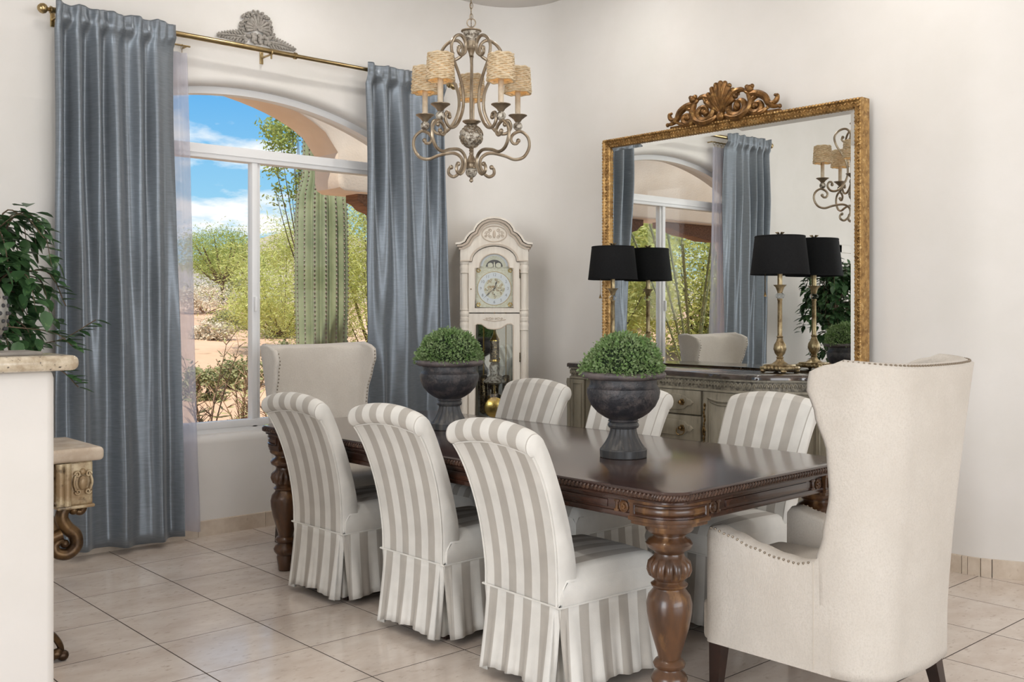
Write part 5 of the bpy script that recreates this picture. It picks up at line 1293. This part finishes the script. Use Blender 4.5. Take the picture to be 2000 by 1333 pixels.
for a, b, hs in ((vc0 + .012, dv0 - .008, 1), (dv1 + .008, vc1 - .012, -1)):
    m = MB(); z0, z1 = .15, .948
    m.grid(lambda s, t: (fx(a + (b - a) * s) - .014, a + (b - a) * s, z0 + (z1 - z0) * t), 16, 1); dr_ = obj('door', m, 'buffet', bf, ang=180, solid=.012)
    m = MB()
    for ins_, rr in ((.035, .008), (.055, .005)):
        lo, hi = a + ins_, b - ins_; tp_ = [(lo + (hi - lo) * k / 12, z1 - ins_ - .016 * sin(pi * k / 12) * (1 if ins_ < .04 else 1)) for k in range(13)]; bt_ = [(hi - (hi - lo) * k / 12, z0 + ins_) for k in range(13)]
        m.tube([(fx(v) - .021, v, z) for v, z in tp_ + bt_], rr, 6, closed=True)
    obj('door_moulding', m, 'buffet', dr_)
    m = MB(); ve = b - .012 if hs > 0 else a + .012
    m.ball((fx(ve) - .024, ve, .72), (.006, .011, .02), 8, 6)
    for k in range(15): m.ball((fx(ve) - .022, ve + .003 * sin(k * 1.7), .56 + .022 * k), (.005, .005 + .004 * abs(sin(k)), .013), 6, 4)
    m.tube([(fx(ve) - .03, ve, .735), (fx(ve) - .036, ve, .715), (fx(ve) - .03, ve, .69)], .004, 6); obj('escutcheon', m, 'pull', dr_)
for (a, b) in ((ve0 + .05, vc0 - .30), (vc1 + .30, ve1 - .05)):
    m = MB(); m.box(UW - .012, UW + .01, a, b, .15, .948, .003); pn = obj('wing_panel', m, 'buffet', bf)
    m = MB(); m.tube([(UW - .014, p, q) for p, q in ((a + .025, .18), (b - .025, .18), (b - .025, .92), (a + .025, .92))], .006, 6, closed=True); obj('panel_moulding', m, 'buffet', pn)
for v in (vc0 - .002, vc1 + .002, ve0 + .02, ve1 - .02):
    m = MB(); x0 = fx(v) - .004 if vc0 - .1 < v < vc1 + .1 else UW + .01; m.lathe([(.02, .12), (.024, .14), (.019, .16), (.019, .90), (.024, .92), (.02, .95)], 20, fn=lambda a, r, z: r * (1 - .08 * abs(sin(a * 5)) ** 2 * (.16 < z < .9)), c=(x0, v, 0)); obj('corner_post', m, 'buffet', bf, ang=60)

# ================================================================== BUFFET LAMPS
def lamp(label, loc, first=[None]):
    if first[0]: c = dup(first[0]); c.location = loc; c['label'] = label; return c
    t = thing('buffet_lamp', label, 'table lamp', loc, 0, 'black-shaded lamps on the sideboard')
    m = MB(); m.box(-.085, .085, -.085, .085, .018, .038, .006); m.box(-.068, .068, -.068, .068, .036, .05, .006)
    for sx in (-1, 1):
        for sy in (-1, 1): m.ball((sx * .07, sy * .07, .012), (.018, .018, .0125), 10, 6)
        for k in range(5): m.ball((sx * .08, -.05 + k * .025, .03), (.010, .012, .012), 7, 5); m.ball((-.05 + k * .025, sx * .08, .03), (.012, .010, .012), 7, 5)
    obj('base', m, 'silver', t)
    m = MB(); m.lathe([(.055, .048), (.045, .055), (.026, .068), (.018, .082), (.022, .09), (.016, .097), (.028, .115), (.036, .14), (.034, .165), (.022, .185), (.016, .205), (.020, .212), (.0155, .218)], 28, fn=lambda a, r, z: r * (1 + .07 * sin(a * 6 + z * 60) * (.1 < z < .18))); obj('carved_baluster', m, 'silver', t)
    m = MB(); m.lathe([(.0145, .212), (.0135, .425), (.017, .430), (.014, .438)], 24, fn=lambda a, r, z: r * (1 - .06 * abs(sin(a * 4)) ** 2)); obj('stem', m, 'silver', t)
    m = MB(); m.lathe([(.014, .436), (.026, .447), (.030, .455), (.026, .463), (.014, .472)], 10); obj('crystal', m, 'crystal', t, smooth=False)
    m = MB(); m.lathe([(.014, .470), (.018, .485), (.024, .505), (.034, .515), (.037, .519), (.02, .517)], 24, fn=lambda a, r, z: r * (1 + .06 * cos(a * 6) * (z > .5))); obj('cup', m, 'silver', t)
    m = MB(); m.lathe([(.0145, .512), (.0145, .70), (.006, .705), (.004, .80)], 18); obj('candle_tube', m, 'silver', t)
    m = MB(); n = 48; pr = [(.170, .578), (.171, .580), (.1455, .806), (.1445, .808), (.1425, .806), (.168, .58)]; o = len(m.v)
    m.lathe(pr + [pr[0]], n, cap=False); sh = obj('shade', m, 'black', t, ang=50)
    for r_, z_ in ((.1705, .583), (.146, .803)): m = MB(); m.tube([(r_ * cos(a), r_ * sin(a), z_) for a in [k * pi / 24 for k in range(48)]], .0022, 6, closed=True); obj('shade_trim', m, 'black', sh)
    m = MB()
    for a in (0, 2.09, 4.19): m.tube([(0, 0, .80), (.143 * cos(a), .143 * sin(a), .803)], .002, 5)
    obj('shade_spider', m, 'silver', sh)
    m = MB(); m.lathe([(.004, .80), (.006, .812), (.004, .818)], 10)
    for k in range(6):
        a = k * pi / 3; m.tube([(.004 * cos(a), .004 * sin(a), .816), (.016 * cos(a), .016 * sin(a), .826), (.027 * cos(a), .027 * sin(a), .829)], [.004, .006, .001], 6, flat=.4)
    obj('leaf_finial', m, 'bronze', t)
    m = MB(); m.tube([(-.062, .06, .60), (-.062, .06, .478)], .0012, 5); m.lathe([(.001, .482), (.004, .472), (.009, .455), (.009, .450)], 10, c=(-.062, .06, 0)); obj('pull_chain', m, 'pull', t)
    first[0] = t; return t
lamp('black-shaded buffet lamp beside the tall linen wing chair', (5.177, 3.39, BZ))
lamp('black-shaded buffet lamp at the clock end of the sideboard', (5.177, 4.718, BZ))

# ================================================================== CONSOLE TABLE BEHIND THE HALF WALL
cs_ = thing('console_table', 'carved gold console table with stone top behind the half wall', 'console table', (0, 0, 0))
CE, CF = 1.545, 4.225; m = MB(); m.box(.15, CE, CF, CF + .45, .812, .868, .018, 4); obj('stone_top', m, 'consolem', cs_)
m = MB(); m.box(.25, CE - .07, CF + .04, CF + .40, .655, .815, .004); obj('apron', m, 'antgold', cs_)
for bx_ in (CE - .175, .175):
    for by_ in (CF + .02, CF + .31):
        m = MB(); m.box(bx_, bx_ + .135, by_, by_ + .125, .632, .815, .012, 3); m.box(bx_ - .006, bx_ + .141, by_ - .006, by_ + .131, .622, .636, .005); blk = obj('corner_block', m, 'antgold', cs_)
        m = MB(); m.lathe([(.017, .638), (.017, .81)], 16, c=(bx_ + .004, by_ + .002, 0)); m.lathe([(.017, .638), (.017, .81)], 16, c=(bx_ + .03, by_ - .001, 0)); obj('pilaster', m, 'antgold', blk)
        m = MB(); cx, cz = bx_ + .092, .726
        for s in (-1, 1):
            m.tube([(cx + s * (.022 + .012 * (1 - k / 16) * cos(k * .6)), by_ - .006, cz + .035 + .014 * (1 - k / 16) * sin(k * .6)) for k in range(14)], .005, 6); m.tube([(cx + s * (.02 + .012 * (1 - k / 16) * cos(k * .6)), by_ - .006, cz - .035 - .012 * (1 - k / 16) * sin(k * .6)) for k in range(14)], .005, 6)
            m.tube(spline([(cx + s * .03, by_ - .004, cz + .03), (cx + s * .036, by_ - .006, cz), (cx + s * .028, by_ - .004, cz - .03)], 5), .006, 6)
        m.ball((cx, by_ - .004, cz), (.018, .010, .03), 10, 8); m.ball((cx, by_ - .004, cz + .045), (.012, .008, .014), 8, 6); obj('cartouche', m, 'antgold', blk)
        # S scroll leg, sweeping inward then out to a carved foot
        sx = -1 if bx_ > .8 else 1; x0 = bx_ + .0675 + (.0675 * -sx) * .35; y0 = by_ + .06
        f = lambda a, z: (x0 - sx * (a - .05), y0, z + (.035 + .06 * max(0, min(1, (.6 - z) / .2)) if z > .3 else .095 * z / .3))
        P = spline([f(.035, .560), f(.062, .545), f(.070, .575), f(.04, .595), f(.0, .575), f(-.012, .52), f(.01, .46), f(.04, .415), f(.045, .365), f(.012, .335), f(-.03, .345), f(-.04, .375), f(-.018, .392), f(0, .378)], 6)
        n = len(P); P = [(p.x, p.y, p.z) for p in P]; m = MB(); m.tube(P, [.012 + .016 * sin(pi * k / (n - 1)) for k in range(n)], 10); m.ball(P[0], .02); m.ball(P[-1], .018)
        Q = spline([f(-.014, .43), f(-.07, .40), f(-.12, .34), f(-.135, .25), f(-.11, .15), f(-.075, .075), f(-.055, .03)], 6); n = len(Q); m.tube(Q, [.024 - .008 * k / n for k in range(n)], 10)
        m2 = m; lg = obj('leg', m, 'bronzefoot', cs_)
        m = MB(); p = f(-.04, 0)
        for k in range(5): m.ball((p[0] + sx * -1 * (.012 * k - .03) * -1, p[1] + (.012 if k % 2 else -.012), .022 + .006 * (k % 3)), (.024, .02, .022), 8, 6)
        m.tube(spline([f(-.09, .10), f(-.05, .085), f(-.02, .05), f(-.012, .02)], 5), .013, 8); obj('carved_foot', m, 'bronzefoot', lg)

# ================================================================== VASE ON THE LEDGE
vs = thing('hammered_vase', 'silver hammered vase on a slate plate on the granite ledge', 'vase', (.918, 3.46, 1.288))
m = MB(); m.box(-.14, .115, -.11, .06, 0, .012, .004); obj('slate_plate', m, 'plate', vs)
m = MB(); m.lathe([(.035, .011), (.036, .016), (.03, .025), (.045, .05), (.066, .09), (.073, .13), (.068, .17), (.055, .2), (.05, .212), (.045, .2), (.06, .165), (.02, .06)], 36, c=(-.035, -.02, 0)); vb = obj('body', m, 'pewter', vs)
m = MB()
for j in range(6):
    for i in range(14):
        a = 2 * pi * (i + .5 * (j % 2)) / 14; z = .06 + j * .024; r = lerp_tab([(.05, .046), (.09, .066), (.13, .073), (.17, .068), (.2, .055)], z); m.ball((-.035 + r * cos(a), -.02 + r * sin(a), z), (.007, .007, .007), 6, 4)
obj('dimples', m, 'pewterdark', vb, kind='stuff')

# ================================================================== FICUS TREE BEHIND THE HALF WALL
random.seed(15)
fc = thing('ficus_tree', 'leafy artificial ficus tree in a planter beside the blue curtain', 'plant', (1.37, 5.50, 0))
m = MB(); m.lathe([(.13, 0), (.15, .01), (.18, .30), (.19, .33), (.175, .33), (.16, .28)], 32); obj('planter', m, 'terra', fc)
m = MB(); m.lathe([(.001, .29), (.165, .285)], 24, cap=False); obj('moss', m, 'soil', fc)
tips = []; m = MB()
for k in range(3):
    a = k * 2.1; m.tube(spline([(.03 * cos(a), .03 * sin(a), .26), (.04 * cos(a + 1.5), .04 * sin(a + 1.5), .6), (.03 * cos(a + 3), .03 * sin(a + 3), .95), (.06 * cos(a + 4), .06 * sin(a + 4), 1.3)], 5), [.02 - .0006 * i for i in range(16)], 8)
obj('trunk', m, 'bark', fc)
leafP = [(0, 0, 0), (.018, .012, .003), (.022, .03, .002), (.014, .052, -.004), (0, .072, -.012), (-.014, .052, -.004), (-.022, .03, .002), (-.018, .012, .003), (0, .03, -.004), (0, .05, -.008)]
lmb = MB(); lmb.add(leafP, [(0, 1, 2, 8), (8, 2, 3, 9), (9, 3, 4), (0, 8, 6, 7), (8, 9, 5, 6), (9, 4, 5)])
leafme = mesh_from(lmb, 'leaf', True, 180, False); leafme.materials.append(M['ficus'])
leaves = []; bm_ = MB()
for k in range(84):
    a = random.uniform(0, 2 * pi); zs_ = random.uniform(.8, 1.74); ln = random.uniform(.22, .46) * (1 - .35 * max(0, (zs_ - 1.2) / .6)) * (.8 if sin(a) > .3 else 1.1); zz = zs_ + random.uniform(.05, .30) * (1 if zs_ > 1.1 else .3)
    P = spline([(0, 0, min(zs_, 1.3)), (cos(a) * ln * .45, sin(a) * ln * .45, (zs_ + zz) / 2 + .1), (cos(a) * ln * .85, sin(a) * ln * .85, zz), (cos(a) * ln, sin(a) * ln, zz - random.uniform(.08, .22))], 5)
    if P[-1].z < 1.12 and P[-1].x > .02: continue
    bm_.tube(P, [.006 * (1 - .05 * i) for i in range(len(P))], 5)
    for i, p in enumerate(P[4:]):
        for _ in range(2): leaves.append((p + Vector((random.gauss(0, .02), random.gauss(0, .02), random.gauss(0, .02))), a + random.gauss(0, .9), random.uniform(-1.2, .25), random.uniform(1.0, 1.5)))
leaves = [l for l in leaves if l[0].z > (1.12 if l[0].x > .05 else .85)]
obj('branches', bm_, 'bark', fc, kind='stuff')
# a sprig reaching out over the curtain
def sprig(P, n):
    Q = spline(P, 6); b2 = MB(); b2.tube(Q, .003, 5); obj('twig', b2, 'bark', fc)
    for i in range(n): p = Q[int(len(Q) * (.3 + .69 * i / n))]; leaves.append((p, -.6 + (.5 if i % 2 else -.5), random.uniform(-.3, .3), 1.15))
sprig([(.2, -.05, 1.25), (.36, -.16, 1.28), (.50, -.26, 1.38)], 12); sprig([(.1, -.1, 1.6), (.28, -.2, 1.62), (.36, -.24, 1.45)], 12); sprig([(.1, -.2, 1.2), (.3, -.3, 1.14), (.38, -.36, 1.05)], 12)
sprig([(.05, -.1, 1.8), (.16, -.2, 1.9), (.24, -.3, 1.78)], 12); sprig([(.1, -.2, 1.35), (.28, -.3, 1.32), (.36, -.38, 1.24)], 12)
def lmtx(l): return Matrix.Translation(l[0]) @ Matrix.Rotation(l[1] - pi / 2, 4, 'Z') @ Matrix.Rotation(l[2], 4, 'X') @ Matrix.Scale(l[3], 4)
camr = Vector((1.37, 5.50, 0))
keep = lambda l: 0 if (lambda d, r_: -.53 < r_ / d < -.4)((l[0] + camr).x * FW.x + (l[0] + camr).y * FW.y, (l[0] + camr).x * RT.x + (l[0] + camr).y * RT.y) and l[0].z > 1.0 else 1
leaves.sort(key=lambda l: (keep(l), (l[0] + camr).xy.dot(FW)))
for l in leaves[:300]:
    o = obj('leaf', leafme, None, fc); o.matrix_local = lmtx(l)
rest = MB()
for l in leaves[300:]:
    mt_ = lmtx(l); rest.add([mt_ @ Vector(p) for p in leafP], [(0, 1, 2, 8), (8, 2, 3, 9), (9, 3, 4), (0, 8, 6, 7), (8, 9, 5, 6), (9, 4, 5)])
obj('leaf_mass', rest, 'ficus', fc, kind='stuff', recalc=False, ang=180)

# ================================================================== ADDED CEILING DOWNLIGHTS, UNSEEN, TO EVEN OUT THE ROOM LIGHT
m = MB(); m.lathe([(.072, 0), (.098, 0), (.100, -.006), (.094, -.010), (.074, -.004), (.072, 0)], 32, cap=False); trimme = mesh_from(m, 'trim_ring', True, 40); trimme.materials.append(M['trim'])
m = MB(); m.lathe([(.001, -.001), (.072, -.001)], 32, cap=False); lensme = mesh_from(m, 'lens', False); lensme.materials.append(emit_mat('added_fill_lens', (255, 248, 238), 4))
for i, (x, y) in enumerate(((1.6, 2.6), (1.6, 4.4), (3.3, 2.4), (3.3, 5.2), (4.7, 2.6), (4.7, 4.6))):
    t = thing('added_downlight', ['added fill downlight over the half wall', 'added fill downlight over the console table', 'added fill downlight over the near end of the table', 'added fill downlight over the window end of the table', 'added fill downlight in front of the sideboard near the hallway', 'added fill downlight in front of the clock'][i], 'added fill light', (x, y, CZ), 0, 'added fill downlights')
    obj('trim_ring', trimme, None, t); obj('lens', lensme, None, t)
    ld_ = bpy.data.lights.new('added_fill_beam', 'AREA'); ld_.shape = 'DISK'; ld_.size = .14; ld_.energy = 8; ld_.color = (1, .97, .93)  # added fill lamp, lifts the far walls toward the near ones
    lo_ = bpy.data.objects.new('added_fill_beam', ld_); COL.objects.link(lo_); lo_.parent = t; lo_.location = (0, 0, -.012)
